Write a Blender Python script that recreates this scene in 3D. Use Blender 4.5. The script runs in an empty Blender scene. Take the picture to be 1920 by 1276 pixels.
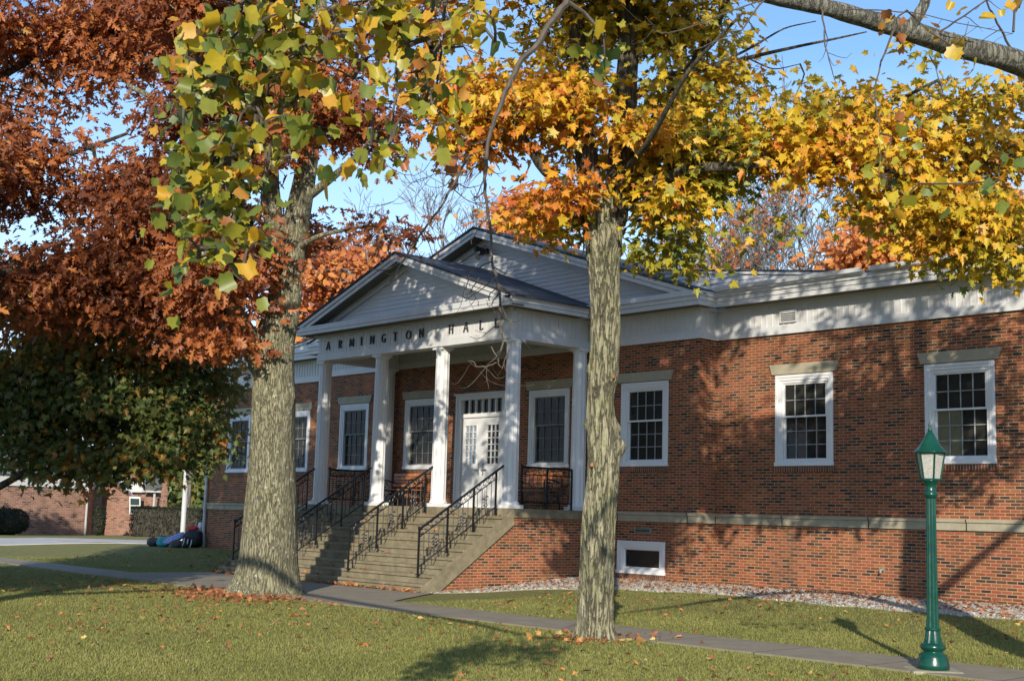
import bpy, bmesh, math, random
import numpy as np
from mathutils import Vector, Matrix
random.seed(7); RNG = np.random.default_rng(11)
S = bpy.context.scene; COL = S.collection
# ------------------------------------------------------------------ camera
CAM = np.array([23.6295, -20.3035, -0.18]); YAW, PITCH, ROLL, F = 0.8396, 0.1335, -0.0283, 2464.8
_f = np.array([-math.sin(YAW)*math.cos(PITCH), math.cos(YAW)*math.cos(PITCH), math.sin(PITCH)])
_r = np.array([math.cos(YAW), math.sin(YAW), 0.]); _u = np.cross(_r, _f)
CR = _r*math.cos(ROLL)-_u*math.sin(ROLL); CU = _u*math.cos(ROLL)+_r*math.sin(ROLL); CF = _f
cd = bpy.data.cameras.new('camera'); cam = bpy.data.objects.new('camera', cd); COL.objects.link(cam)
cam.matrix_world = Matrix(((CR[0], CU[0], -CF[0], CAM[0]), (CR[1], CU[1], -CF[1], CAM[1]), (CR[2], CU[2], -CF[2], CAM[2]), (0, 0, 0, 1)))
cd.sensor_width = 36; cd.lens = F/1920*36; cd.clip_end = 2000; cd.clip_start = .1
S.camera = cam
def at(u, v, D):                       # photo pixel (1920 wide) + distance -> world point
    return CAM + (CF + CR*(u-960)/F - CU*(v-638)/F)*D
# ------------------------------------------------------------------ light
SUN_AZ, SUN_EL = math.radians(-43), math.radians(21)     # direction the light travels, from +y
trav = Vector((math.sin(SUN_AZ)*math.cos(SUN_EL), math.cos(SUN_AZ)*math.cos(SUN_EL), -math.sin(SUN_EL)))
w = bpy.data.worlds.new('World'); S.world = w; w.use_nodes = True
nt = w.node_tree; nt.nodes.clear()
sky = nt.nodes.new('ShaderNodeTexSky'); sky.sky_type = 'NISHITA'; sky.sun_disc = False
sky.sun_elevation = SUN_EL; sky.sun_rotation = math.atan2(-trav.x, -trav.y); sky.air_density = 1.0; sky.dust_density = 0.35; sky.ozone_density = 1.4
bg = nt.nodes.new('ShaderNodeBackground'); bg.inputs[1].default_value = 0.115
tc = nt.nodes.new('ShaderNodeTexCoord'); nz = nt.nodes.new('ShaderNodeTexNoise'); nz.inputs['Scale'].default_value = 2.2; nz.inputs['Detail'].default_value = 7; nz.inputs['Roughness'].default_value = .55
mp = nt.nodes.new('ShaderNodeMapping'); mp.inputs['Scale'].default_value = (1, 1, 4)
rp = nt.nodes.new('ShaderNodeValToRGB'); rp.color_ramp.elements[0].position = .47; rp.color_ramp.elements[1].position = .78
mx = nt.nodes.new('ShaderNodeMix'); mx.data_type = 'RGBA'; mx.inputs[7].default_value = (6.6, 8.6, 11.2, 1)
cm = nt.nodes.new('ShaderNodeMath'); cm.operation = 'MULTIPLY'; cm.inputs[1].default_value = .22
wo = nt.nodes.new('ShaderNodeOutputWorld')
L = nt.links.new
L(tc.outputs['Generated'], mp.inputs[0]); L(mp.outputs[0], nz.inputs['Vector']); L(nz.outputs['Fac'], rp.inputs[0]); L(rp.outputs[0], cm.inputs[0])
sp = nt.nodes.new('ShaderNodeSeparateXYZ'); L(tc.outputs['Generated'], sp.inputs[0])      # thin haze low in the sky
hz = nt.nodes.new('ShaderNodeMapRange'); hz.inputs[1].default_value = .03; hz.inputs[2].default_value = .34; hz.inputs[3].default_value = .95; hz.inputs[4].default_value = .06; L(sp.outputs[2], hz.inputs[0])
ad = nt.nodes.new('ShaderNodeMath'); ad.operation = 'ADD'; ad.use_clamp = True; L(cm.outputs[0], ad.inputs[0]); L(hz.outputs[0], ad.inputs[1]); L(ad.outputs[0], mx.inputs[0]); tm = nt.nodes.new('ShaderNodeMix'); tm.data_type = 'RGBA'; tm.blend_type = 'MULTIPLY'; tm.inputs[0].default_value = 1; tm.inputs[7].default_value = (.92, 1.22, 1.50, 1); L(sky.outputs[0], tm.inputs[6]); L(tm.outputs[2], mx.inputs[6]); L(mx.outputs[2], bg.inputs[0]); L(bg.outputs[0], wo.inputs[0])
sl = bpy.data.lights.new('sun', 'SUN'); sl.energy = 4.9; sl.angle = math.radians(.53); sl.color = (1, .90, .74)
so = bpy.data.objects.new('sun', sl); COL.objects.link(so); so.rotation_euler = trav.to_track_quat('-Z', 'Y').to_euler(); so.location = (10, -40, 30)
S.view_settings.view_transform = 'Standard'; S.view_settings.look = 'None'; S.view_settings.gamma = 1; S.view_settings.exposure = 0.28
S.cycles.max_bounces = 6; S.cycles.transparent_max_bounces = 12; S.cycles.diffuse_bounces = 3
# ------------------------------------------------------------------ helpers
OFF = {}
class MB:
    def __init__(s): s.v = []; s.f = []
    def add(s, vs, fs):
        b = len(s.v); s.v += [tuple(map(float, p)) for p in vs]; s.f += [tuple(b+i for i in f) for f in fs]; return s
    def box(s, x0, x1, y0, y1, z0, z1):
        return s.add([(x0,y0,z0),(x1,y0,z0),(x1,y1,z0),(x0,y1,z0),(x0,y0,z1),(x1,y0,z1),(x1,y1,z1),(x0,y1,z1)],
                     [(0,3,2,1),(4,5,6,7),(0,1,5,4),(1,2,6,5),(2,3,7,6),(3,0,4,7)])
    def prism(s, pts, d):               # pts: planar 3D loop, extruded by vector d
        n = len(pts); q = [tuple(np.array(p)+np.array(d)) for p in pts]
        return s.add(list(pts)+q, [tuple(range(n))[::-1], tuple(range(n, 2*n))]+[(i, (i+1) % n, n+(i+1) % n, n+i) for i in range(n)])
    def quad(s, a, b, c, d): return s.add([a, b, c, d], [(0, 1, 2, 3)])
    def tube(s, path, rad, n=6, cap=True, bump=None):
        P = [np.array(p, float) for p in path]; R = rad if hasattr(rad, '__len__') else [rad]*len(P)
        vs = []; up = np.array([0, 0, 1.]); T = []
        for i in range(len(P)):
            t = P[min(i+1, len(P)-1)]-P[max(i-1, 0)]; T.append(t/(np.linalg.norm(t)+1e-9))
        a = np.cross(T[0], up); 
        if np.linalg.norm(a) < .15: a = np.cross(T[0], np.array([1., 0, 0]))
        for i in range(len(P)):
            a = a-T[i]*(a@T[i]); a /= np.linalg.norm(a)+1e-9; b = np.cross(T[i], a)
            for k in range(n):
                th = 2*math.pi*k/n; r = R[i]*(bump(i, th) if bump else 1)
                vs.append(P[i]+(a*math.cos(th)+b*math.sin(th))*r)
        fs = [(i*n+k, i*n+(k+1) % n, (i+1)*n+(k+1) % n, (i+1)*n+k) for i in range(len(P)-1) for k in range(n)]
        if cap: fs += [tuple(range(n))[::-1], tuple(range((len(P)-1)*n, len(P)*n))]
        return s.add(vs, fs)
    def lathe(s, c, prof, n=24, flute=None, rot=0):
        vs = []
        for i, (r, z) in enumerate(prof):
            for k in range(n):
                th = 2*math.pi*k/n+rot; rr = r*(flute(i, th) if flute else 1)
                vs.append((c[0]+rr*math.cos(th), c[1]+rr*math.sin(th), c[2]+z))
        m = len(prof)
        fs = [(i*n+k, i*n+(k+1) % n, (i+1)*n+(k+1) % n, (i+1)*n+k) for i in range(m-1) for k in range(n)]
        fs += [tuple(range(n))[::-1], tuple(range((m-1)*n, m*n))]
        return s.add(vs, fs)
    def build(s, name, mat, parent=None, smooth=False, bevel=0):
        o = OFF.get(parent.name, np.zeros(3)) if parent else np.zeros(3)
        me = bpy.data.meshes.new(name); V = np.array(s.v) - o
        me.from_pydata(V.tolist(), [], s.f); me.update()
        ob = bpy.data.objects.new(name, me); COL.objects.link(ob)
        if parent: ob.parent = parent
        OFF[ob.name] = o
        if mat: me.materials.append(mat)
        if smooth: me.polygons.foreach_set('use_smooth', [True]*len(me.polygons))
        if bevel:
            m = ob.modifiers.new('bevel', 'BEVEL'); m.width = bevel; m.segments = 2; m.limit_method = 'ANGLE'; m.angle_limit = .6
        return ob
def thing(name, label, cat, loc, group=None):
    o = bpy.data.objects.new(name, None); COL.objects.link(o); o.location = tuple(map(float, loc)); o.empty_display_size = .2
    OFF[o.name] = np.array(loc, float); return tag(o, label, cat, group)
def tag(o, label, cat, group=None, kind=None):
    if label: o['label'] = label
    if cat: o['category'] = cat
    if group: o['group'] = group
    if kind: o['kind'] = kind
    return o
def struct(o): o['kind'] = 'structure'; return o
def copy_tree(o, loc, label=None):
    r = o.copy(); COL.objects.link(r); r.location = loc
    if label: r['label'] = label
    for ch in list(o.children):
        c = ch.copy(); COL.objects.link(c); c.parent = r
        for g2 in list(ch.children): d = g2.copy(); COL.objects.link(d); d.parent = c
    return r
def sstep(t): t = min(max(t, 0), 1); return t*t*(3-2*t)
def gz(x, y):
    z = -1.65+.26*sstep((y+4.6)/4.6)-.12*sstep((-y-5)/12)
    z -= .40*sstep((-x-20)/32)
    return z
# ------------------------------------------------------------------ materials
def nodes(name):
    m = bpy.data.materials.new(name); m.use_nodes = True; t = m.node_tree; b = t.nodes['Principled BSDF']
    return m, t, b
def N(t, typ, **k):
    n = t.nodes.new(typ)
    for a, v in k.items(): setattr(n, a, v)
    return n
def setin(n, **k):
    for a, v in k.items(): n.inputs[a.replace('_', ' ')].default_value = v
    return n
def noise(t, scale, detail=4, rough=.6, vec=None, sc=None):
    n = N(t, 'ShaderNodeTexNoise'); setin(n, Scale=scale, Detail=detail, Roughness=rough)
    if vec is None: vec = N(t, 'ShaderNodeTexCoord').outputs['Object']
    if sc:
        m = N(t, 'ShaderNodeMapping'); m.inputs['Scale'].default_value = sc; t.links.new(vec, m.inputs[0]); vec = m.outputs[0]
    t.links.new(vec, n.inputs['Vector']); return n.outputs['Fac']
def ramp(t, fac, stops, interp='LINEAR'):
    r = N(t, 'ShaderNodeValToRGB'); cr = r.color_ramp; cr.interpolation = interp
    while len(cr.elements) < len(stops): cr.elements.new(.5)
    for e, (p, c) in zip(cr.elements, stops):
        e.position = p; e.color = (*c, 1) if hasattr(c, '__len__') else (c, c, c, 1)
    t.links.new(fac, r.inputs[0]); return r.outputs[0]
def mixc(t, fac, a, b, mode='MIX'):
    m = N(t, 'ShaderNodeMix', data_type='RGBA', blend_type=mode)
    for i, x in ((0, fac), (6, a), (7, b)):
        if isinstance(x, (int, float)): m.inputs[i].default_value = x
        elif isinstance(x, tuple): m.inputs[i].default_value = (*x, 1)
        else: t.links.new(x, m.inputs[i])
    return m.outputs[2]
def mth(t, op, a, b=None, c=None):
    m = N(t, 'ShaderNodeMath', operation=op)
    for i, x in enumerate((a, b, c)):
        if x is None: continue
        if isinstance(x, (int, float)): m.inputs[i].default_value = x
        else: t.links.new(x, m.inputs[i])
    return m.outputs[0]
def bump(t, b, h, strength=.5, dist=.01):
    n = N(t, 'ShaderNodeBump'); setin(n, Strength=strength, Distance=dist); t.links.new(h, n.inputs['Height']); t.links.new(n.outputs[0], b.inputs['Normal'])
def plain(name, col, rough=.5, metal=0, var=.12, scale=6, bmp=0):
    m, t, b = nodes(name); f = noise(t, scale, 5)
    c1 = tuple(x*(1-var) for x in col); c2 = tuple(min(1, x*(1+var)) for x in col)
    t.links.new(ramp(t, f, [(.3, c1), (.7, c2)]), b.inputs['Base Color']); setin(b, Roughness=rough, Metallic=metal)
    if bmp: bump(t, b, noise(t, scale*12, 4), bmp, .004)
    return m
def wallcoord(t):
    tc = N(t, 'ShaderNodeTexCoord'); g = N(t, 'ShaderNodeNewGeometry'); s = N(t, 'ShaderNodeSeparateXYZ'); t.links.new(tc.outputs['Object'], s.inputs[0])
    n = N(t, 'ShaderNodeSeparateXYZ'); t.links.new(g.outputs['True Normal'], n.inputs[0])
    k = mth(t, 'GREATER_THAN', mth(t, 'ABSOLUTE', n.outputs[0]), .7)
    u = mth(t, 'ADD', mth(t, 'MULTIPLY', s.outputs[0], mth(t, 'SUBTRACT', 1., k)), mth(t, 'MULTIPLY', s.outputs[1], k))
    c = N(t, 'ShaderNodeCombineXYZ'); t.links.new(u, c.inputs[0]); t.links.new(s.outputs[2], c.inputs[1]); return c.outputs[0], s
def brick_mat(name, pal, bw=.184, rh=.0555, mortar=(.42, .25, .145), moss=True, msz=.0085):
    m, t, b = nodes(name); vec, s = wallcoord(t)
    br = N(t, 'ShaderNodeTexBrick'); t.links.new(vec, br.inputs['Vector'])
    setin(br, Scale=1., Mortar_Size=msz, Mortar_Smooth=.25, Bias=0., Brick_Width=bw, Row_Height=rh)
    br.inputs['Color1'].default_value = (0, 0, 0, 1); br.inputs['Color2'].default_value = (1, 1, 1, 1); br.inputs['Mortar'].default_value = (.5, .5, .5, 1)
    col = ramp(t, br.outputs['Color'], pal, 'CONSTANT')
    f = noise(t, 90, 5, .7); col = mixc(t, .6, col, ramp(t, f, [(.25, .45), (.75, 1.1)]), 'MULTIPLY')
    mo = mixc(t, noise(t, 3, 4), tuple(x*.8 for x in mortar), tuple(min(1, x*1.15) for x in mortar))
    col = mixc(t, br.outputs['Fac'], col, mo)
    big = noise(t, .9, 5, .6); col = mixc(t, .55, col, ramp(t, big, [(.3, .62), (.7, 1.15)]), 'MULTIPLY')
    stn = noise(t, 1.3, 6, .6, sc=(1.6, 1.6, .28)); col = mixc(t, ramp(t, stn, [(.5, 0.), (.78, .5)]), col, (.075, .05, .035))
    if moss:
        zz = mth(t, 'ADD', s.outputs[2], mth(t, 'MULTIPLY', noise(t, 1.6, 5, .65), .9))
        k = ramp(t, mth(t, 'SUBTRACT', 1., mth(t, 'MULTIPLY', mth(t, 'ADD', zz, 1.0), 2.6)), [(.25, 0.), (.85, .55)])
        col = mixc(t, k, col, (.13, .13, .035))
    t.links.new(col, b.inputs['Base Color']); setin(b, Roughness=.9)
    h = mth(t, 'SUBTRACT', mth(t, 'MULTIPLY', f, .25), br.outputs['Fac']); bump(t, b, h, .8, .006)
    return m
PAL = [(0, (.028, .021, .020)), (.06, (.05, .034, .026)), (.12, (.10, .048, .026)), (.24, (.18, .060, .022)), (.42, (.25, .071, .023)), (.58, (.33, .078, .031)), (.72, (.27, .090, .029)), (.84, (.36, .094, .043)), (.94, (.36, .125, .047))]
M = {}
M['brick'] = brick_mat('red_brick', PAL)
M['brick_far'] = brick_mat('pink_brick', [(0, (.12, .06, .045)), (.15, (.27, .12, .08)), (.5, (.33, .16, .11)), (.8, (.38, .19, .13))], .26, .085, (.35, .28, .22), False, .01)
def white_mat(name, base=.74, grime=.25):
    m, t, b = nodes(name); f = noise(t, 2.2, 6, .65, sc=(1, 1, .35)); g2 = noise(t, 40, 3)
    c = ramp(t, f, [(.3, (base*(1-grime*.8), base*(1-grime*.8), base*(1-grime*.9))), (.62, (base*.98, base, base*1.02))])
    c = mixc(t, .3, c, ramp(t, g2, [(.3, .8), (.7, 1.)]), 'MULTIPLY'); t.links.new(c, b.inputs['Base Color']); setin(b, Roughness=.55); return m
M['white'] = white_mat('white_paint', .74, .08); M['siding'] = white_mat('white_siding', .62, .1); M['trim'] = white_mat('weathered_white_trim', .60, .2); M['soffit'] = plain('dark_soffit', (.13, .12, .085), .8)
def stone_mat(name, a, c2, sc=5, joints=0):
    m, t, b = nodes(name); f = noise(t, sc, 7, .7); f2 = noise(t, 120, 3, .7)
    c = ramp(t, f, [(.28, a), (.72, c2)]); c = mixc(t, .5, c, ramp(t, f2, [(.3, .6), (.7, 1.15)]), 'MULTIPLY')
    if joints:
        tc = N(t, 'ShaderNodeTexCoord'); s = N(t, 'ShaderNodeSeparateXYZ'); t.links.new(tc.outputs['Object'], s.inputs[0])
        k = mth(t, 'LESS_THAN', mth(t, 'FRACT', mth(t, 'DIVIDE', mth(t, 'ADD', s.outputs[0], 100.), joints)), .012)
        c = mixc(t, k, c, (.03, .028, .02))
    t.links.new(c, b.inputs['Base Color']); setin(b, Roughness=.9); bump(t, b, f2, .3, .004); return m
M['stone'] = stone_mat('limestone', (.27, .24, .17), (.40, .37, .27), 3, 1.9)
M['lintel'] = stone_mat('lintel_stone', (.34, .30, .21), (.42, .385, .28), 4)
M['step'] = stone_mat('step_concrete', (.13, .11, .065), (.29, .25, .165), 4.5)
M['walk'] = stone_mat('sidewalk_concrete', (.19, .16, .115), (.27, .235, .175), 2.5, 1.5)
M['road'] = stone_mat('pale_drive', (.36, .35, .34), (.46, .45, .44), 1.5)
M['footing'] = stone_mat('footing_concrete', (.2, .19, .12), (.4, .37, .27), 9)
def shingle(name, c1, c2):
    m, t, b = nodes(name); vec, s = wallcoord(t); tc = N(t, 'ShaderNodeTexCoord')
    br = N(t, 'ShaderNodeTexBrick'); mpn = N(t, 'ShaderNodeMapping'); mpn.inputs['Rotation'].default_value = (0, 0, math.pi/2)
    t.links.new(tc.outputs['Object'], mpn.inputs[0]); t.links.new(mpn.outputs[0], br.inputs['Vector']); setin(br, Scale=1., Mortar_Size=.006, Brick_Width=.3, Row_Height=.12)
    br.inputs['Color1'].default_value = (*c1, 1); br.inputs['Color2'].default_value = (*c2, 1); br.inputs['Mortar'].default_value = (.01, .01, .012, 1)
    c = mixc(t, .5, br.outputs['Color'], ramp(t, noise(t, 8, 6, .7), [(.3, .6), (.7, 1.3)]), 'MULTIPLY'); t.links.new(c, b.inputs['Base Color']); setin(b, Roughness=.85); return m
M['shingle'] = shingle('dark_shingle', (.035, .037, .045), (.075, .075, .085))
M['shingle_far'] = shingle('far_shingle', (.10, .10, .09), (.16, .16, .14))
M['iron'] = plain('black_iron', (.012, .012, .013), .4, .3)
M['letter'] = plain('black_letter', (.035, .035, .038), .6)
m, t, b = nodes('green_enamel'); gf = noise(t, 26, 6, .7); g3 = noise(t, 5, 4, .6)
gc = mixc(t, ramp(t, gf, [(.66, 0.), (.72, .8)]), ramp(t, g3, [(.3, (.002, .040, .028)), (.7, (.004, .062, .040))]), (.07, .08, .06)); t.links.new(gc, b.inputs['Base Color']); t.links.new(ramp(t, g3, [(.3, .14), (.7, .38)]), b.inputs['Roughness']); bump(t, b, gf, .15, .004); M['green'] = m
M['dark'] = plain('dark_void', (.012, .011, .010), .9)
M['interior'] = plain('interior_dark', (.035, .030, .024), .9)
M['blind'] = plain('beige_blind', (.80, .74, .50), .8); M['redcurtain'] = plain('rust_curtain', (.22, .05, .02), .9)
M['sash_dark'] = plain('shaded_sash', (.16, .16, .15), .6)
M['muntin'] = plain('grey_white_muntin', (.27, .285, .29), .6); M['wood'] = plain('orange_wood', (.42, .14, .03), .45, 0, .3, 14)
M['metal'] = plain('galvanised', (.30, .31, .30), .4, .6)
M['greengrey'] = plain('vent_metal', (.25, .28, .25), .5, .2)
M['pipe'] = white_mat('downpipe_white', .5, .2); M['boot'] = plain('pale_teal_plastic', (.34, .50, .52), .5)
def glass_mat():
    m = bpy.data.materials.new('window_glass'); m.use_nodes = True; t = m.node_tree; t.nodes.clear()
    o = N(t, 'ShaderNodeOutputMaterial'); g = N(t, 'ShaderNodeBsdfGlossy'); g.inputs['Roughness'].default_value = .02; g.inputs['Color'].default_value = (.42, .43, .44, 1)
    tr = N(t, 'ShaderNodeBsdfTransparent'); tr.inputs[0].default_value = (.8, .8, .76, 1); mxs = N(t, 'ShaderNodeMixShader'); fr = N(t, 'ShaderNodeFresnel'); fr.inputs[0].default_value = 1.5
    t.links.new(fr.outputs[0], mxs.inputs[0]); t.links.new(tr.outputs[0], mxs.inputs[1]); t.links.new(g.outputs[0], mxs.inputs[2]); df = N(t, 'ShaderNodeBsdfDiffuse'); df.inputs[0].default_value = (.10, .10, .09, 1); m2 = N(t, 'ShaderNodeMixShader'); m2.inputs[0].default_value = .28; t.links.new(mxs.outputs[0], m2.inputs[1]); t.links.new(df.outputs[0], m2.inputs[2]); t.links.new(m2.outputs[0], o.inputs[0]); return m
M['glass'] = glass_mat()
def frost():
    m, t, b = nodes('frosted_lantern_glass'); f = noise(t, 60, 3); t.links.new(ramp(t, f, [(.3, (.36, .35, .31)), (.7, (.60, .59, .54))]), b.inputs['Base Color']); setin(b, Roughness=.25)
    b.inputs['Transmission Weight'].default_value = .25; return m
M['frost'] = frost()
def bark_mat(name, c1, c2, c3, vs, spots=0, moss=.3, disp=.03):
    m, t, b = nodes(name); f = noise(t, vs, 8, .65, sc=(1, 1, .16)); f2 = noise(t, 3.2, 6, .7); f3 = noise(t, 30, 5, .7)
    c = ramp(t, f, [(.30, c1), (.50, c2), (.70, c3)])
    c = mixc(t, .7, c, ramp(t, f3, [(.3, .55), (.7, 1.2)]), 'MULTIPLY')
    f4 = mth(t, 'MULTIPLY', mth(t, 'ABSOLUTE', mth(t, 'SUBTRACT', noise(t, vs*1.5, 5, .6, sc=(1, 1, .13)), .5)), 4.); f5 = noise(t, vs*2.6, 5, .7, sc=(1, 1, .5))
    c = mixc(t, 1., c, ramp(t, f4, [(0, .50), (.13, .9), (.4, 1.05)]), 'MULTIPLY'); c = mixc(t, .8, c, ramp(t, f5, [(.32, .68), (.5, 1.), (.7, 1.12)]), 'MULTIPLY')
    c = mixc(t, ramp(t, f2, [(.45, 0.), (.75, moss)]), c, (.13, .155, .04))
    if spots:
        v = N(t, 'ShaderNodeTexVoronoi'); v.inputs['Scale'].default_value = 9; tc = N(t, 'ShaderNodeTexCoord'); t.links.new(tc.outputs['Object'], v.inputs['Vector'])
        k = mth(t, 'MULTIPLY', mth(t, 'LESS_THAN', v.outputs['Distance'], .26), mth(t, 'GREATER_THAN', noise(t, 4, 4, .6), .56-.08*0))
        c = mixc(t, mth(t, 'MULTIPLY', k, .8), c, (.50, .50, .40))
    t.links.new(c, b.inputs['Base Color']); setin(b, Roughness=.95); bump(t, b, mth(t, 'ADD', mth(t, 'ADD', f, mth(t, 'MULTIPLY', ramp(t, f4, [(0, 0.), (.2, 1.)]), .9)), mth(t, 'MULTIPLY', f3, .4)), 1., disp); return m
M['bark_oak'] = bark_mat('oak_bark', (.15, .135, .085), (.28, .26, .17), (.37, .345, .235), 20, 1, .35, .02)
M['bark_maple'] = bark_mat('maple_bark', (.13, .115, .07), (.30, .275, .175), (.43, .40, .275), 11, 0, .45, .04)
M['bark_dark'] = bark_mat('dark_bark', (.03, .025, .02), (.07, .06, .045), (.11, .095, .07), 12, 0, .1)
M['bark_grey'] = bark_mat('tulip_bark', (.12, .11, .085), (.23, .215, .17), (.32, .30, .24), 14, 0, .15); M['twig'] = plain('tulip_twig', (.085, .068, .052), .8, 0, .4, 12)
M['bark_far'] = bark_mat('far_bark', (.16, .14, .115), (.27, .24, .20), (.34, .31, .26), 6, 0, .05)
M['bark_limb_shaded'] = bark_mat('shaded_maple_limb_bark', (.035, .028, .02), (.085, .07, .05), (.15, .13, .095), 12, 0, .2)  # maple bark darkened for the limbs: the crown's shade put into the colour
M['wound'] = plain('cut_wood', (.26, .125, .05), .9, 0, .5, 40)
def barkfn(amp, fr, lf=.03, vs=.035, seed=0., kx=1.):
    from mathutils import noise as MN
    def f(i, th):
        c, s_ = math.cos(th), math.sin(th); z = i*vs
        r = 1-abs(MN.noise(Vector((c*fr+seed, s_*fr, z*fr*.10))))*1.7; r2 = 1-abs(MN.noise(Vector((c*fr*2.3, s_*fr*2.3+seed, z*fr*.35))))*1.5
        return 1+amp*(r*.65+r2*.35-.5)+lf*MN.noise(Vector((c*1.3+seed, s_*1.3, z*.5)))*1.5
    return f
def leaf_mat(name, stops, trans=.35, rough=.5):
    m = bpy.data.materials.new(name); m.use_nodes = True; t = m.node_tree; t.nodes.clear(); o = N(t, 'ShaderNodeOutputMaterial')
    a = N(t, 'ShaderNodeAttribute', attribute_name='tone'); c = ramp(t, a.outputs['Fac'], stops)
    c = mixc(t, .5, c, ramp(t, noise(t, 25, 4, .7), [(.3, .65), (.7, 1.25)]), 'MULTIPLY')
    b = N(t, 'ShaderNodeBsdfPrincipled'); t.links.new(c, b.inputs['Base Color']); setin(b, Roughness=rough)
    tr = N(t, 'ShaderNodeBsdfTranslucent'); t.links.new(c, tr.inputs[0]); ms = N(t, 'ShaderNodeMixShader'); ms.inputs[0].default_value = trans
    t.links.new(b.outputs[0], ms.inputs[1]); t.links.new(tr.outputs[0], ms.inputs[2]); t.links.new(ms.outputs[0], o.inputs[0]); return m
M['leaf_oak'] = leaf_mat('rust_oak_leaf', [(0, (.17, .055, .024)), (.3, (.33, .105, .038)), (.5, (.50, .165, .052)), (.7, (.62, .25, .065)), (.87, (.60, .34, .08)), (1, (.45, .38, .08))], .45)
M['leaf_maple'] = leaf_mat('orange_maple_leaf', [(0, (.50, .13, .022)), (.2, (.62, .24, .022)), (.38, (.68, .38, .025)), (.58, (.66, .47, .03)), (.78, (.34, .32, .035)), (1, (.12, .16, .025))])
M['leaf_shade'] = leaf_mat('dull_green_leaf', [(0, (.085, .13, .04)), (.45, (.17, .22, .06)), (.66, (.27, .24, .065)), (.82, (.46, .18, .045)), (1, (.60, .34, .05))], .45)
M['leaf_tulip'] = leaf_mat('tulip_leaf', [(0, (.10, .15, .04)), (.25, (.19, .23, .04)), (.45, (.33, .32, .04)), (.62, (.55, .42, .03)), (.82, (.64, .34, .03)), (1, (.40, .15, .05))], .4, .4)
M['leaf_farorange'] = leaf_mat('far_orange_leaf', [(0, (.50, .15, .06)), (.4, (.72, .28, .085)), (.75, (.82, .44, .09)), (1, (.82, .58, .10))], .5)
M['leaf_fallen'] = leaf_mat('fallen_leaf', [(0, (.13, .05, .025)), (.3, (.30, .115, .05)), (.6, (.46, .19, .07)), (.8, (.60, .26, .05)), (.9, (.52, .40, .14)), (1, (.62, .48, .08))], .1, .7)
M['leaf_hedge'] = leaf_mat('hedge_leaf', [(0, (.010, .014, .007)), (.6, (.022, .03, .012)), (1, (.04, .05, .018))], .1, .95)
M['grassblade'] = leaf_mat('grass_blade', [(0, (.13, .14, .03)), (.5, (.24, .245, .055)), (.8, (.33, .31, .085)), (1, (.40, .34, .14))], .25, .6)
def lawn_mat():
    m, t, b = nodes('lawn_grass'); f = noise(t, .5, 6, .6); f2 = noise(t, 7, 7, .75); f3 = noise(t, 70, 4, .8)
    c = ramp(t, f2, [(.28, (.095, .10, .022)), (.5, (.175, .178, .04)), (.72, (.25, .225, .06))])
    c = mixc(t, ramp(t, f, [(.45, 0.), (.72, .75)]), c, (.21, .175, .065))
    c = mixc(t, .8, c, ramp(t, f3, [(.3, .45), (.7, 1.35)]), 'MULTIPLY')
    t.links.new(c, b.inputs['Base Color']); setin(b, Roughness=1.); bump(t, b, f3, 1., .03); return m
M['lawn'] = lawn_mat()
M['pebble'] = leaf_mat('pale_pebble', [(0, (.30, .27, .22)), (.5, (.46, .43, .37)), (1, (.64, .60, .53))], 0., .8)
M['gravelbed'] = stone_mat('gravel_bed', (.26, .235, .19), (.46, .42, .35), 30)
# ------------------------------------------------------------------ ground, walks, drive
def axis(lo, hi, clo, chi, st):
    a = [lo]; x = clo
    g2 = np.concatenate([-np.geomspace(-lo-0, max(-clo, 1), 14)[:-1] if lo < clo < 0 else np.linspace(lo, clo, 14)[:-1], np.arange(clo, chi, st), np.linspace(chi, hi, 12)]); return sorted(set(g2.round(3)))
xs = sorted(set(np.concatenate([-np.geomspace(700, 32, 12), np.arange(-32, 32, 1.0), np.geomspace(32, 500, 10)]).round(3)))
ys = sorted(set(np.concatenate([-np.geomspace(300, 24, 8), np.arange(-24, 6, .5), np.geomspace(6, 900, 16)]).round(3)))
mb = MB(); nx, ny = len(xs), len(ys)
mb.add([(x, y, gz(x, y)) for y in ys for x in xs], [(j*nx+i, j*nx+i+1, (j+1)*nx+i+1, (j+1)*nx+i) for j in range(ny-1) for i in range(nx-1)])
struct(mb.build('lawn', M['lawn'], smooth=True))
def strip(name, near, far, mat, lift, n=60):       # sheet between two polylines following the ground
    mb = MB(); near = np.array(near); far = np.array(far)
    def samp(P):
        d = np.r_[0, np.cumsum(np.hypot(*np.diff(P, axis=0).T))]; s = np.linspace(0, d[-1], n); return np.c_[np.interp(s, d, P[:, 0]), np.interp(s, d, P[:, 1])]
    A, B = samp(near), samp(far); rows = []
    for a, c in zip(A, B):
        for k in range(5):
            p = a+(c-a)*k/4; rows.append((p[0], p[1], gz(*p)+lift-(.05 if k in (0, 4) else 0)*0))
    mb.add(rows, [(i*5+k, i*5+k+1, (i+1)*5+k+1, (i+1)*5+k) for i in range(n-1) for k in range(4)])
    e = [(a[0], a[1], gz(*a)-.05) for a in A]; b0 = len(mb.v); mb.v += e
    mb.f += [(b0+i, b0+i+1, (i+1)*5, i*5) for i in range(n-1)]
    e = [(a[0], a[1], gz(*a)-.05) for a in B]; b0 = len(mb.v); mb.v += e
    mb.f += [(b0+i+1, b0+i, i*5+4, (i+1)*5+4) for i in range(n-1)]
    return struct(mb.build(name, mat))
strip('sidewalk', [(-40, -7.2), (-12, -7.35), (-4, -7.75), (2, -7.78), (30, -7.8)], [(-40, -6.3), (-12, -6.45), (-4, -6.6), (2, -6.62), (30, -6.62)], M['walk'], .022, 160)
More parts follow.
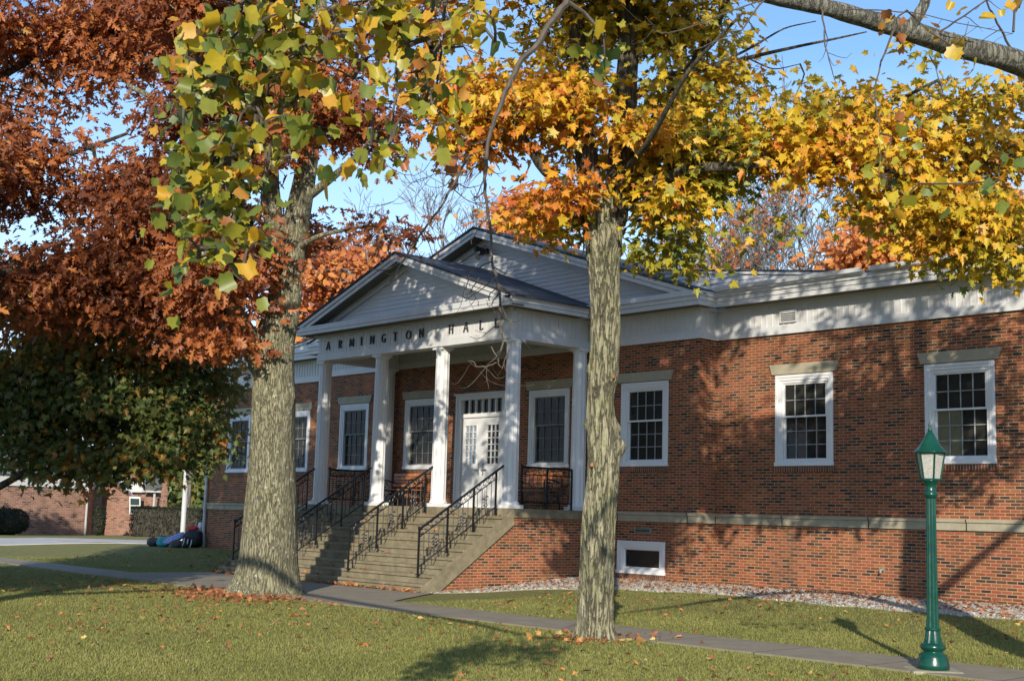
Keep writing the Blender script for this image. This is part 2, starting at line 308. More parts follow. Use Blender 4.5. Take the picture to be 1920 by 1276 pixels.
strip('stair_landing', [(-4.2, -6.7), (5.6, -6.7)], [(-3.9, -4.5), (4.0, -4.5)], M['walk'], .018, 20)
strip('driveway', [(-60, -5.5), (-21, -3.3), (-17, .1), (-16.5, 2.0)], [(-60, 0.5), (-25, -1.5), (-20.7, 2.4), (-20, 9)], M['road'], .02, 40)
exec_later = []
# ------------------------------------------------------------------ the hall
ZF, ZG = 3.49, 4.10                       # frieze bottom / top
B, SB, WL, WR = 6.65, .53, -13.9, 22.
hall = thing('brick_hall', 'long red brick hall with white columned portico, stairs and twin gables behind the tree trunks', 'building', (0, 0, -1.6))
def holes_wall(mb, x0, x1, z0, z1, y, th, holes):
    xc = sorted({x0, x1}|{h[0] for h in holes}|{h[1] for h in holes}); zc = sorted({z0, z1}|{h[2] for h in holes}|{h[3] for h in holes})
    for i in range(len(xc)-1):
        for j in range(len(zc)-1):
            cx, cz = (xc[i]+xc[i+1])/2, (zc[j]+zc[j+1])/2
            if any(h[0] < cx < h[1] and h[2] < cz < h[3] for h in holes): continue
            mb.quad((xc[i], y, zc[j]), (xc[i+1], y, zc[j]), (xc[i+1], y, zc[j+1]), (xc[i], y, zc[j+1]))
            mb.quad((xc[i], y+th, zc[j]), (xc[i], y+th, zc[j+1]), (xc[i+1], y+th, zc[j+1]), (xc[i+1], y+th, zc[j]))
    for h in holes:
        a, b2, c, d = h
        mb.quad((a, y, c), (a, y, d), (a, y+th, d), (a, y+th, c)); mb.quad((b2, y, c), (b2, y+th, c), (b2, y+th, d), (b2, y, d))
        mb.quad((a, y, d), (b2, y, d), (b2, y+th, d), (a, y+th, d)); mb.quad((a, y, c), (a, y+th, c), (b2, y+th, c), (b2, y, c))
Z0, Z1, WW = .938, 2.688, 1.31
wins = [(2.318, 0, 0), (-2.318, 0, 0), (5.19, 0, 1), (-5.19, 0, 0), (8.785, SB, 1), (12.0, SB, 2), (-8.785, SB, 0), (-12.0, SB, 0)]
hole = lambda x, w=WW-.12, z0=Z0+.06, z1=Z1-.06: (x-w/2, x+w/2, z0, z1)
mb = MB()
holes_wall(mb, -B, B, -1.9, ZF, 0, .25, [hole(x) for x, y, k in wins if y == 0]+[(-.9, .9, 0, 2.62), (4.55, 5.74, -1.2, -.65)])
holes_wall(mb, B, WR, -1.9, ZF, SB, .25, [hole(x) for x, y, k in wins if y and x > 0]+[hole(15.3), hole(18.6)])
holes_wall(mb, WL, -B, -1.9, ZF, SB, .25, [hole(x) for x, y, k in wins if y and x < 0])
for x, s in ((B, 1), (-B, -1)): mb.quad((x, 0, -1.9), (x, SB, -1.9), (x, SB, ZF), (x, 0, ZF))
mb.quad((WL, SB, -1.9), (WL, SB, ZF), (WL, 12, ZF), (WL, 12, -1.9)); mb.quad((WR, SB, -1.9), (WR, 12, -1.9), (WR, 12, ZF), (WR, SB, ZF)); mb.quad((WL, 12, -1.9), (WL, 12, ZF), (WR, 12, ZF), (WR, 12, -1.9))
# cheek walls under platform and stairs
for s in (1, -1):
    x = 3.76*s
    mb.prism([(x, 0, -1.9), (x, 0, -.19), (x, -2.35, -.19), (x, -2.62, -.36), (x, -4.74, -1.79), (x, -4.74, -1.9)], (-.2*s, 0, 0))
mb.build('brick_wall', M['brick'], hall)
mb = MB(); mb.box(WL+.3, WR-.3, 5.2, 5.3, -1.6, 4.0); mb.box(WL+.3, WR-.3, .9, 5.2, -.02, .02); mb.box(WL+.3, WR-.3, .9, 5.2, 3.2, 3.24); mb.box(6.0, 6.1, 1.1, 5.2, -1.5, 3.2); mb.box(10.2, 10.3, 1.1, 5.2, 0, 3.2); mb.box(-6.1, -6., 1.1, 5.2, 0, 3.2)
mb.build('interior_partition', M['interior'], hall)
# stone string course
def course(x0, x1, y): mb = MB(); mb.prism([(x0, y+.01, -.19), (x0, y-.05, -.19), (x0, y-.05, -.062), (x0, y-.042, -.058), (x0, y-.075, -.052), (x0, y-.075, 0), (x0, y+.01, 0)], (x1-x0, 0, 0)); mb.build('string_course', M['stone'], hall, bevel=.006)
course(3.83, B+.05, 0); course(-B-.05, -3.83, 0); course(B+.053, WR, SB); course(WL-.05, -B-.053, SB)
for s in (1, -1): mb = MB(); mb.box(*sorted((s*B, s*(B+.06))), .012, SB-.078, -.189, -.001); mb.build('string_course', M['stone'], hall)
mb = MB(); mb.box(WL-.05, WL+.01, SB+.012, 12, -.19, 0); mb.build('string_course', M['stone'], hall)
# rowlock sills in brick
def sill_rows(x, y, w, z, mbx): mbx.box(x-w/2-.04, x+w/2+.04, y-.035, y+.01, z-.115, z-.004)
M['rowlock'] = brick_mat('rowlock_brick', PAL[2:4]+[(.6, (.20, .075, .04)), (.8, (.16, .06, .035))], .0555, .4, (.30, .22, .16), False)
# windows
def window(x, y, k, w=WW, z0=Z0, z1=Z1, base=False):
    yf = y-.03; c = .15
    mb = MB()
    for i, (o, d) in enumerate(((0, 0), (.055, .012), (.11, .028))):           # stepped casing
        a, b2 = x-w/2+o, x+w/2-o; e = c-o; yy = yf+d
        if i == 0: e = .055
        elif i == 1: e = .055
        else: e = .05
        zb, zt = z0+(o if i else 0), z1-o
        mb.box(a, a+e, yy, y+.12, zb, zt-e); mb.box(b2-e, b2, yy, y+.12, zb, zt-e); mb.box(a, b2, yy, y+.12, zt-e+.0005, zt)
    mb.box(x-w/2-.01, x+w/2+.01, yf-.025, y+.12, z0-.0, z0+.07)
    mb.box(x-w/2+.055, x+w/2-.055, yf, y+.12, z0+.0705, z0+.11)
    wo = mb.build('window', M['white'], hall, bevel=.005)
    a, b2, zb, zt = x-w/2+.155, x+w/2-.155, z0+.11, z1-.155
    sl2 = MB(); sill_rows(x, y, w, z0, sl2); sl2.build('window_sill', M['rowlock'], wo)
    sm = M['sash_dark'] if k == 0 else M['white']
    if base:
        s = MB(); s.box(a, b2, y+.03, y+.07, zb, zb+.03); s.box(a, b2, y+.03, y+.07, zt-.03, zt); s.box(a, a+.03, y+.0305, y+.0695, zb+.03, zt-.03); s.box(b2-.03, b2, y+.0305, y+.0695, zb+.03, zt-.03)
        s.build('sash', M['white'], wo); MB().quad((a, y+.055, zb), (b2, y+.055, zb), (b2, y+.055, zt), (a, y+.055, zt)).build('pane', M['glass'], wo); return
    zm = zb+(zt-zb)*.565
    for (q0, q1, yy, rows) in ((zb, zm+.02, y+.06, 3), (zm-.02, zt, y+.02, 2)):
        s = MB(); e = .035
        s.box(a, a+e, yy, yy+.035, q0, q1); s.box(b2-e, b2, yy, yy+.035, q0, q1); s.box(a+e, b2-e, yy+.001, yy+.034, q0, q0+e); s.box(a+e, b2-e, yy+.001, yy+.034, q1-e, q1)
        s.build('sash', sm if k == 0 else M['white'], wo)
        g2 = MB(); t = .0075 if k else .006
        for i in range(1, 4): xx = a+e+(b2-a-2*e)*i/4; g2.box(xx-t, xx+t, yy+.008, yy+.024, q0+e, q1-e)
        for j in range(1, rows):
            zz = q0+e+(q1-q0-2*e)*j/rows
            for i in range(4): g2.box(a+e+(b2-a-2*e)*i/4+t, a+e+(b2-a-2*e)*(i+1)/4-t, yy+.009, yy+.023, zz-t, zz+t)
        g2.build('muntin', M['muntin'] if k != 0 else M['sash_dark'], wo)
        MB().quad((a, yy+.027, q0), (b2, yy+.027, q0), (b2, yy+.027, q1), (a, yy+.027, q1)).build('pane', M['glass'], wo)
    lt = MB(); q0 = z1+.012; lt.prism([(x-w/2-.07, y-.045, q0), (x+w/2+.07, y-.045, q0), (x+w/2+.13, y-.045, q0+.2), (x-w/2-.13, y-.045, q0+.2)], (0, .06, 0)); lt.build('lintel', M['lintel'], wo, bevel=.005)
    return wo, a, b2, zb, zt, zm
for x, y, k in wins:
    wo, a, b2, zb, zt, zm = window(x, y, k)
    if k == 2:
        s = MB(); s.box(a+.0, a+(b2-a)*.47, y+.098, y+.106, zb, zm); s.build('blind', M['blind'], wo)
    if x == 8.785:
        s = MB(); s.box(a+.12, a+.3, y+.3, y+.34, zb, zm-.05); s.box(a+.55, a+.62, y+.3, y+.34, zb, zm-.1); s.build('curtain', M['redcurtain'], wo)
for x in (15.3, 18.6): window(x, SB, 1)
window(5.146, 0, 1, 1.31, -1.257, -.59, True)
# frieze: boards, battens, soffit and stepped cornice along every wall
fr = MB(); ba = MB(); so_ = MB(); cn = MB()
def entab(x0, x1, y, e0=0, e1=0, bat=.135):        # wall plane y; e0/e1 extra length of the cornice at the ends
    fr.box(x0, x1, y-.06, y+.02, ZF+.0, ZF+.165); fr.box(x0-(.0245 if e0 else 0), x1+(.0245 if e1 else 0), y-.035, y+.02, ZF+.1655, ZG+.06)
    n = int((x1-x0)/bat)
    for i in range(1, n): xx = x0+(x1-x0)*i/n; ba.box(xx-.011, xx+.011, y-.047, y-.034, ZF+.166, ZG)
    ba.box(x0, x1, y-.075, y-.034, ZG-.035, ZG+.02)
def cornice(x0, x1, y):
    so_.box(x0, x1, y-.40, y-.037, ZG+.021, ZG+.05)
    cn.box(x0, x1, y-.415, y-.40, ZG+.0, ZG+.10); cn.box(x0, x1, y-.435, y-.4, ZG+.1005, ZG+.19); cn.box(x0, x1, y-.465, y-.38, ZG+.1905, ZG+.28)
entab(-B-.06, B+.06, 0); entab(B+.0605, WR, SB, 1); entab(WL-.06, -B-.0605, SB, 0, 1)
for s in (1, -1):                                   # returns of the centre block, facing sideways
    x = s*B; fr.box(*sorted((x+s*.001, x+s*.06)), .021, SB-.061, ZF, ZF+.165); fr.box(*sorted((x+s*.001, x+s*.035)), .021, SB-.036, ZF+.1655, ZG+.06)
    for k in (.14, .27, .40): ba.box(*sorted((x+s*.034, x+s*.047)), k-.011, k+.011, ZF+.166, ZG)
    ba.box(*sorted((x+s*.034, x+s*.075)), -.03, SB-.076, ZG-.0355, ZG+.0195)
    so_.box(*sorted((x+s*.036, x+s*.30)), -.395, SB-.4005, ZG+.0215, ZG+.0495)
    for (o, q0, q1) in ((.315, 0, .10), (.335, .1005, .19), (.365, .1905, .28)): cn.box(*sorted((x+s*(o-.03), x+s*o)), -.4, SB-.4-(o-.3), ZG+q0, ZG+q1)
cornice(-B-.3, B+.3, 0); cornice(B+.31, WR, SB); cornice(WL-.35, -B-.31, SB)
fr.box(WL-.06, WL-.001, SB+.021, 12, ZF, ZG+.05); so_.box(WL-.35, WL-.061, SB-.036, 12, ZG+.0215, ZG+.0495); cn.box(WL-.38, WL-.35, SB-.38, 12, ZG, ZG+.28)
# gables
def gable(X, zb, za, y, yf, lap, side_only=None, name='pediment'):
    """triangular lapped-siding face at y, rake boards reaching forward to yf, base half width X at height zb, apex za"""
    sl_ = (za-zb)/X; g2 = MB(); z = zb; inset = .32
    while z < za-inset:
        zz = min(z+lap, za-inset-.001); h0 = (za-inset-z)/sl_; h1 = (za-inset-zz)/sl_
        for a, c in (((-h0), h0),):
            g2.add([(-h0, y-.016, z), (h0, y-.016, z), (h1, y, zz), (-h1, y, zz)], [(0, 1, 2, 3)]); g2.add([(-h0, y, z), (h0, y, z), (h0, y-.016, z), (-h0, y-.016, z)], [(0, 1, 2, 3)])
        z += lap
    return g2
sd = gable(6.92, 4.38, 6.64, 0, -.445, .098)
def rake(mbt, X, zb, za, y0, y1, t0, t1, drop0, drop1):
    """board under the roof line on both slopes: vertical offset drop0..drop1 below the line, y from y0 to y1"""
    for s in (1, -1):
        P = lambda x, d, y: (s*x, y, za-(za-zb)*x/X-d)
        pts = [P(0, drop0, y0), P(X, drop0, y0), P(X, drop1, y0), P(0, drop1, y0)]
        mbt.prism(pts, (0, y1-y0, 0))
rk = MB(); sf = MB()
def rakes(X, zb, za, yw, yf):
    rake(rk, X, zb, za, yf, yf+.03, 0, 0, .015, .10); rake(rk, X-.03, zb+.0, za-.0, yf+.028, yf+.05, 0, 0, .101, .19)
    rake(sf, X-.05, zb+.0, za-.0, yf+.0505, yw, 0, 0, .15, .189)
    rake(rk, X-.35, zb+.13*0+(za-zb)*.35/X, za, yw-.07, yw+.02, 0, 0, .19, .34)
rakes(6.92, 4.38, 6.64, 0, -.445)
cn.box(-6.9, -4.1, -.45, -.02, 4.3805, 4.40); cn.box(4.1, 6.9, -.45, -.02, 4.3805, 4.40)
# portico
PX, PY = 3.58, -2.35
for s in (1, -1):
    fr.box(*sorted((s*PX, s*(PX-.34))), PY+.3405, -.061, ZF, ZF+.165); fr.box(*sorted((s*(PX-.025), s*(PX-.33))), PY+.3405, -.061, ZF+.1655, ZG+.06)
    n = 16
    for i in range(n): yy = PY+.2+(2.1)*i/n; ba.box(*sorted((s*(PX-.026), s*(PX-.013))), yy-.011, yy+.011, ZF+.166, ZG)
    ba.box(*sorted((s*(PX-.03), s*(PX+.02))), PY+.08, -.08, ZG-.0355, ZG+.0195)
    so_.box(*sorted((s*PX, s*3.93)), PY-.35, -.47, ZG+.0225, ZG+.0485)
    for (o, q0, q1) in ((3.945, 0, .08), (3.97, .0805, .15), (4.0, .1505, .215)): cn.box(*sorted((s*(o-.03), s*o)), PY-.37, -.47, ZG+q0, ZG+q1)
fr.box(-PX, PX, PY, PY+.34, ZF, ZF+.165); fr.box(-PX+.025, PX-.025, PY+.025, PY+.34, ZF+.1655, ZG+.06)
for i in range(1, 53): xx = -PX+2*PX*i/53; ba.box(xx-.006, xx+.006, PY+.019, PY+.026, ZF+.166, ZG-.036)
ba.box(-PX, PX, PY-.02, PY+.026, ZG-.035, ZG+.02)
so_.box(-3.93, 3.93, PY-.37, PY+.02, ZG+.0215, ZG+.0495)
cn.box(-3.94, 3.94, PY-.385, PY-.37, ZG, ZG+.08); cn.box(-3.96, 3.96, PY-.40, PY-.37, ZG+.0805, ZG+.15); cn.box(-3.98, 3.98, PY-.40, PY-.02, ZG+.1505, ZG+.2)
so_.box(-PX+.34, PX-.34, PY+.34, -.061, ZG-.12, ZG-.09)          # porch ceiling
ps = gable(4.0, 4.30, 5.68, PY, PY-.4, .098); sd.add(ps.v, ps.f)
rakes(4.0, 4.30, 5.68, PY, PY-.4)
# attic gable of the wings (low, wide, behind the centre block)
za, X2 = 5.78, 11.0; AS = (za-4.38)/X2
g3 = MB(); z = 4.381
while z < za-.06:
    zz = min(z+.098, za-.06); h0, h1 = (za-.05-z)/AS, (za-.05-zz)/AS
    g3.add([(-h0, SB-.016, z), (h0, SB-.016, z), (h1, SB, zz), (-h1, SB, zz)], [(0, 1, 2, 3)]); z += .098
sd.add(g3.v, g3.f)
rake(rk, X2, 4.38, za, SB-.05, SB+.02, 0, 0, .0, .05)
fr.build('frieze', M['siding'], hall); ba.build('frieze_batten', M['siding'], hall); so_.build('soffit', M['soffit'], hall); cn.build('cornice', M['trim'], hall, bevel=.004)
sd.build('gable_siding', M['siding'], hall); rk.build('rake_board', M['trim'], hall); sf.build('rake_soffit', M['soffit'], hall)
rf = MB()
def roof(X, zb, za, y0, y1, t=.045):
    for s in (1, -1): rf.prism([(0, y0, za), (s*X, y0, zb), (s*X, y0, zb+t), (0, y0, za+t)], (0, y1-y0, 0))
roof(6.97, 4.365, 6.645, -.47, 12); roof(4.06, 4.28, 5.685, PY-.43, 2.2, .035); roof(X2+.0, 4.385, za+.005, SB-.07, 12, .03)
rf.prism([(10.7, .10, 4.385), (WR, .10, 4.385), (WR, .10, 4.47), (10.7, .10, 4.47)], (0, 12, 0)); rf.prism([(-10.7, .10, 4.385), (WL-.38, .10, 4.385), (WL-.38, .10, 4.47), (-10.7, .10, 4.47)], (0, 12, 0))
rf.build('roof', M['shingle'], hall)
# gutter along the wing
mb = MB()
for x0, x1 in ((B+.4, 10.45), (10.6, 12.35), (12.5, WR)):
    mb.prism([(x0, .06, 4.385), (x0, -.06, 4.395), (x0, -.075, 4.47), (x0, -.06, 4.47), (x0, -.045, 4.41), (x0, .06, 4.40)], (x1-x0, 0, 0))
mb.build('gutter', M['trim'], hall)
# columns
def column(x, y, half=False):
    base = MB(); s = .2
    base.box(x-s, x+s, y-s, y+s, 0, .075); base.lathe((x, y, 0), [(.19, .0752), (.20, .09), (.195, .115), (.185, .12), (.18, .14)], 24)
    pr = [(.172, .14), (.168, .2)]+[(.168-.016*((z-.2)/3.1)**1.5, z) for z in np.linspace(.3, ZF-.10, 9)]
    sh = MB(); sh.lathe((x, y, 0), pr, 72, lambda i, th: 1-.075*max(0, abs(math.sin(th*6)))**.55+.0)
    c = sh.build('column', M['white'], hall, smooth=False); base.build('column_base', M['white'], c)
    cap = MB(); cap.lathe((x, y, 0), [(.155, ZF-.1), (.17, ZF-.07), (.175, ZF-.055)], 24); cap.box(x-.17, x+.17, y-.17, y+.17, ZF-.054, ZF-.001); cap.build('capital', M['white'], c)
for x in (-3.46, -1.13, 1.13, 3.46): column(x, PY+.2)
for x in (-3.46, 3.46): column(x, -.2)
# letters
def letter(ch, x, z, h=.2):
    mb = MB(); y0, y1 = PY+.004, PY+.03; K, T = .023, .012
    def st(ax, az, bx, bz, w):
        d = np.array([bx-ax, bz-az]); d = d/np.linalg.norm(d); n = np.array([-d[1], d[0]])*w/2
        P = [(x+(ax+n[0]/h)*h, y1, z+(az+n[1]/h)*h), (x+(ax-n[0]/h)*h, y1, z+(az-n[1]/h)*h), (x+(bx-n[0]/h)*h, y1, z+(bz-n[1]/h)*h), (x+(bx+n[0]/h)*h, y1, z+(bz+n[1]/h)*h)]
        mb.prism(P, (0, y0-y1-.012, 0))
    def sf_(cx, cz, w=.16): st(cx-w/2, cz, cx+w/2, cz, .011)
    def arc(cx, cz, rx, rz, a0, a1, n=18):
        for i in range(n):
            a, b2 = math.radians(a0+(a1-a0)*i/n), math.radians(a0+(a1-a0)*(i+1)/n); m2 = (a+b2)/2
            st(cx+rx*math.cos(a), cz+rz*math.sin(a), cx+rx*math.cos(b2), cz+rz*math.sin(b2), T+(K-T)*abs(math.cos(m2))**1.5)
    b0, b1 = .03, .97
    if ch == 'A': st(-.33, b0, 0, 1, T); st(.33, b0, 0, 1, K); st(-.2, .35, .2, .35, T); sf_(-.33, b0); sf_(.33, b0)
    if ch == 'R': st(-.2, b0, -.2, b1, K); sf_(-.2, b0); sf_(-.24, b1, .12); st(-.2, b1, .02, b1, T); st(-.2, .5, .02, .5, T); arc(.02, .735, .22, .235, -90, 90); st(.02, .5, .28, b0, K); sf_(.31, b0, .1)
    if ch == 'M': st(-.36, b0, -.32, b1, T); st(.36, b0, .32, b1, K); st(-.32, b1, 0, .15, K); st(.32, b1, 0, .15, T); sf_(-.36, b0, .14); sf_(.36, b0, .14)
    if ch == 'I': st(0, b0, 0, b1, K); sf_(0, b0); sf_(0, b1)
    if ch == 'N': st(-.3, b0, -.3, b1, T); st(.3, b0, .3, b1, T); st(-.3, b1, .3, b0, K); sf_(-.3, b0, .14); sf_(.3, b1, .14); sf_(-.34, b1, .1)
    if ch == 'G': arc(.04, .5, .36, .47, 48, 312); st(.27, b0+.1, .27, .42, K); sf_(.27, .43)
    if ch == 'T': st(0, b0, 0, b1, K); st(-.3, b1, .3, b1, T); st(-.3, b1, -.3, .86, T); st(.3, b1, .3, .86, T); sf_(0, b0)
    if ch == 'O': arc(0, .5, .38, .47, 0, 360, 28)
    if ch == 'H':
        for s in (-.28, .28): st(s, b0, s, b1, K); sf_(s, b0); sf_(s, b1)
        st(-.28, .52, .28, .52, T)
    if ch == 'L': st(-.18, b0, -.18, b1, K); sf_(-.18, b1); st(-.24, b0, .24, b0, T); st(.24, b0, .24, .16, T)
    mb.build('letter', M['letter'], hall)
for ch, x in zip('ARMINGTONHALL', (-3.12, -2.61, -2.13, -1.73, -1.30, -.85, -.41, .09, .56, 1.61, 2.11, 2.62, 3.11)): letter(ch, x, 3.745)
# door
dr = MB(); y = -.03
dr.box(-.95, -.74, y, .1, .02, 2.7); dr.box(.74, .95, y, .1, .02, 2.7); dr.box(-.74, .74, y, .1, 2.58, 2.7); dr.box(-.74, .74, y+.01, .1, 2.15, 2.24); dr.box(-1.0, 1.0, y-.03, .1, 2.7005, 2.74); dr.box(-.9, -.86, y-.015, y, .02, 2.69); dr.box(.86, .9, y-.015, y, .02, 2.69)
dr.box(-.74, .74, 0, .1, 0, .06)
door = dr.build('door_frame', M['white'], hall, bevel=.005)
tr = MB(); tr.box(-.72, .72, .031, .079, 2.24, 2.262)
for i in range(7): xx = -.72+1.44*i/6; tr.box(xx-.02, xx+.02, y+.03, .08, 2.24, 2.58)
tr.build('transom', M['white'], door); MB().quad((-.74, .06, 2.24), (.74, .06, 2.24), (.74, .06, 2.58), (-.74, .06, 2.58)).build('transom_pane', M['glass'], door)
for s in (-1, 1):
    lf = MB(); X = lambda a: s*a
    def bx(a, b2, z0, z1, y0=.02, y1=.065): lf.box(*sorted((X(a), X(b2))), y0, y1, z0, z1)
    bx(.004, .17, .06, 2.15); bx(.63, .735, .06, 2.15); bx(.17, .63, .06, 1.03); bx(.17, .63, 1.98, 2.15)
    bx(.17, .19, 1.03, 1.98, .012, .06); bx(.61, .63, 1.03, 1.98, .012, .06); bx(.19, .61, 1.03, 1.05, .012, .06); bx(.19, .61, 1.96, 1.98, .012, .06)
    for i in range(1, 3): bx(.19+.14*i-.011, .19+.14*i+.011, 1.05, 1.96, .02, .05)
    for j in range(1, 6):
        zz = 1.05+.91*j/6
        for i in range(3): bx(.19+.14*i+(.011 if i else 0), .19+.14*(i+1)-(.011 if i < 2 else 0), zz-.011, zz+.011, .021, .049)
    l = lf.build('door_leaf', M['white'], door)
    MB().quad((X(.18), .052, 1.04), (X(.62), .052, 1.04), (X(.62), .052, 1.97), (X(.18), .052, 1.97)).build('door_pane', M['glass'], door)
    h = MB(); h.box(*sorted((X(.06), X(.10))), .005, .02, .78, 1.06); h.box(*sorted((X(.05), X(.24))), -.03, -.012, .9, .925); h.box(*sorted((X(.07), X(.09))), -.0125, .006, .9, .925); h.build('door_handle', M['metal'], door)
# platform, steps
st_ = MB()
st_.box(-3.8, 3.8, -2.35, -.001, -.19, -.001)
NR, RH, TD = 10, .165, .25
for i in range(1, NR):
    z = -RH*i; y1 = PY-TD*(i-1); y0 = PY-TD*i
    st_.box(-3.8, 3.8, y0-.03, y1+.02, z-.055, z); st_.box(-3.8, 3.8, y0, y1+.01, z-RH-.02 if i < NR else z-.3, z-.0555)
for s in (1, -1):        # sloping concrete stringer on each side
    P = [(s*3.8, PY-.0, -.1905), (s*3.8, PY-TD*9-.0, -.19-RH*9), (s*3.8, PY-TD*9, -.19-RH*9-.05), (s*3.8, PY-.0, -.36)]
    st_.prism([(s*3.801, PY-.02, -.06), (s*3.801, PY-TD*9-.03, -.06-RH*9), (s*3.801, PY-TD*9-.03, -1.75), (s*3.801, PY-TD*9+.25, -1.75), (s*3.801, PY+.05, -.33)], (-s*.035, 0, 0))
steps = st_.build('stone_steps', M['step'], hall, bevel=.008)
# railings
def scroll(mb, c, ex, ez, r, w=.006, flip=1):
    pts = []
    for i in range(13):
        a = flip*(i/12)*1.75*math.pi; rr = r*(1-.5*i/12); pts.append(np.array(c)+np.array(ex)*rr*math.cos(a)+np.array(ez)*rr*math.sin(a))
    mb.tube(pts, w, 4)
def railing(A, Bp, hh, nb, slope_end=None, posts=(0, .36, .7, 1), label=None):
    """A lower end at floor, Bp upper end at floor; hh rail height"""
    A, Bp = np.array(A, float), np.array(Bp, float); up = np.array([0, 0, 1.]); d = Bp-A; Ln = np.linalg.norm(d); e = d/Ln
    top = MB(); A2, B2 = A+up*hh, Bp+up*hh
    path = [A2, B2]+([np.array(slope_end)] if slope_end is not None else []); top.tube(path, .023, 6)
    top.tube([A2-up*.15, B2-up*.15], .012, 4); top.tube([A+up*.14, Bp+up*.14], .013, 4)
    r = top.build('stair_railing', M['iron'], hall)
    for k in posts:
        p = A+d*k; m2 = MB(); m2.box(p[0]-.016, p[0]+.016, p[1]-.016, p[1]+.016, p[2]-.02, p[2]+hh); m2.box(p[0]-.035, p[0]+.035, p[1]-.035, p[1]+.035, p[2]-.001, p[2]+.012)
        if k == posts[0]: m2.lathe((p[0], p[1], p[2]+hh), [(.02, 0), (.035, .015), (.03, .04), (.01, .055)], 8)
        m2.build('post', M['iron'], r)
    for i in range(1, nb):
        p = A+d*i/nb
        if min(abs(i/nb-k) for k in posts) < .02: continue
        MB().tube([p+up*.14, p+up*(hh-.15)], .0095, 4).build('baluster', M['iron'], r)
    sc = MB(); n = int(Ln/.135)
    for i in range(n):
        p = A2+d*(i+.5)/n-up*.075; scroll(sc, p, e, up, .064, .0085, 1 if i % 2 else -1)
    for k in (.2, .55, .85):          # leaf ornaments between balusters
        p = A+d*k+up*hh*.52
        for s in (-1, 1): scroll(sc, p+e*s*.05, e*s, up, .055, .01); scroll(sc, p+e*s*.045-up*.11, e*s, -up, .05, .01)
        sc.tube([p-up*.2, p+up*.2], .009, 4)
    sc.build('scrollwork', M['iron'], r); return r
for x in (-3.5, -1.17, 1.1, 3.42):
    railing((x, PY-TD*8.35, -RH*8.0+.0), (x, PY-TD*.6, -RH*.95+.04), .86, 16, (x, PY+.04, .86))
for s in (-1, 1): railing((s*3.5, PY+.48, 0), (s*3.5, -.42, 0), .86, 13, None, (0, .5, 1))
# vents, faucet, floodlight, downpipe
def vent(x0, x1, z0, z1, y, n, mat, name='wall_vent'):
    mb = MB(); t = .018; mb.box(x0, x1, y-.03, y, z0, z0+t); mb.box(x0, x1, y-.03, y, z1-t, z1); mb.box(x0, x0+t, y-.03, y, z0+t, z1-t); mb.box(x1-t, x1, y-.03, y, z0+t, z1-t)
    for i in range(n): zz = z0+t+(z1-z0-2*t)*(i+.5)/n; mb.prism([(x0+t, y-.026, zz-.010), (x0+t, y-.010, zz+.004), (x0+t, y-.010, zz+.010), (x0+t, y-.026, zz+.002)], (x1-x0-2*t, 0, 0))
    v = mb.build(name, mat, hall); MB().quad((x0+t, y-.002, z0+t), (x1-t, y-.002, z0+t), (x1-t, y-.002, z1-t), (x0+t, y-.002, z1-t)).build('vent_opening', M['dark'], v)
vent(8.27, 8.66, 3.70, 3.93, SB-.052, 5, M['siding'], 'frieze_vent'); vent(4.98, 5.42, -.44, -.31, -.003, 2, M['greengrey'])
MB().tube([(10.47, SB, -.92), (10.47, SB-.08, -.92), (10.47, SB-.1, -.98)], [.035, .025, .02], 8).build('faucet', M['greengrey'], hall)
fl = MB(); fl.box(-.04, .1, -.09, -.02, 6.08, 6.2); fl.tube([(.03, -.08, 6.14), (.03, -.2, 6.12)], .02, 6); f0 = fl.build('floodlight', M['iron'], hall)
for dx, dz, m in ((-.13, .09, 'iron'), (.17, -.03, 'iron'), (-.02, -.14, 'metal')):
    q = MB(); q.tube([(.03+dx*.6, -.14, 6.13+dz*.6), (.03+dx, -.3, 6.1+dz)], [.04, .085], 12); q.build('lamp_head', M[m], f0)
dp = MB(); dp.tube([(-13.74, SB-.38, 4.12), (-13.72, SB-.12, 3.85), (-13.72, SB-.09, 3.6), (-13.72, SB-.08, -1.0)], .05, 10); d0 = dp.build('downpipe', M['pipe'], hall)
MB().tube([(-13.72, SB-.09, -.98), (-13.72, SB-.09, -1.38)], [.085, .095], 12).build('downpipe_boot', M['boot'], d0)
# ------------------------------------------------------------------ leaf clouds
def tri_leaf(outline, fold=.12):
    """outline: half outline from base to tip (x>=0) -> two ngons meeting at the midrib"""
    dz = lambda x, y: fold*abs(x)-.26*y*y-.10*math.sin(x*9+y*5)*abs(x); h = [(x, y, dz(x, y)) for x, y in outline]; n = len(h)
    V = [(0, outline[0][1], 0)]+h[1:-1]+[(0, outline[-1][1], dz(0, outline[-1][1]))]; m = len(V)
    W = [(-x, y, z) for x, y, z in V[1:-1]]
    return np.array(V+W), [list(range(m)), [0]+[m-1]+[m+len(W)-1-i for i in range(len(W))]]
LEAF = {'maple': tri_leaf([(0, .02), (.12, .02), (.38, -.08), (.31, .08), (.46, .12), (.28, .22), (.60, .42), (.42, .44), (.44, .58), (.20, .42), (.24, .68), (.13, .68), (0, 1.0)]),
        'oak': tri_leaf([(0, 0), (.05, .08), (.25, .10), (.10, .22), (.36, .32), (.30, .42), (.11, .40), (.13, .50), (.42, .66), (.24, .70), (.11, .64), (.17, .84), (0, 1.0)]),
        'tulip': tri_leaf([(0, .04), (.30, 0), (.48, .14), (.44, .42), (.54, .62), (.34, .72), (.30, .96), (0, .80)], .38),
        'simple': tri_leaf([(0, 0), (.3, .25), (.28, .65), (0, 1)]),
        'blade': (np.array([(-.5, 0, 0), (.5, 0, 0), (.1, 1, 0)]), [[0, 1, 2]])}
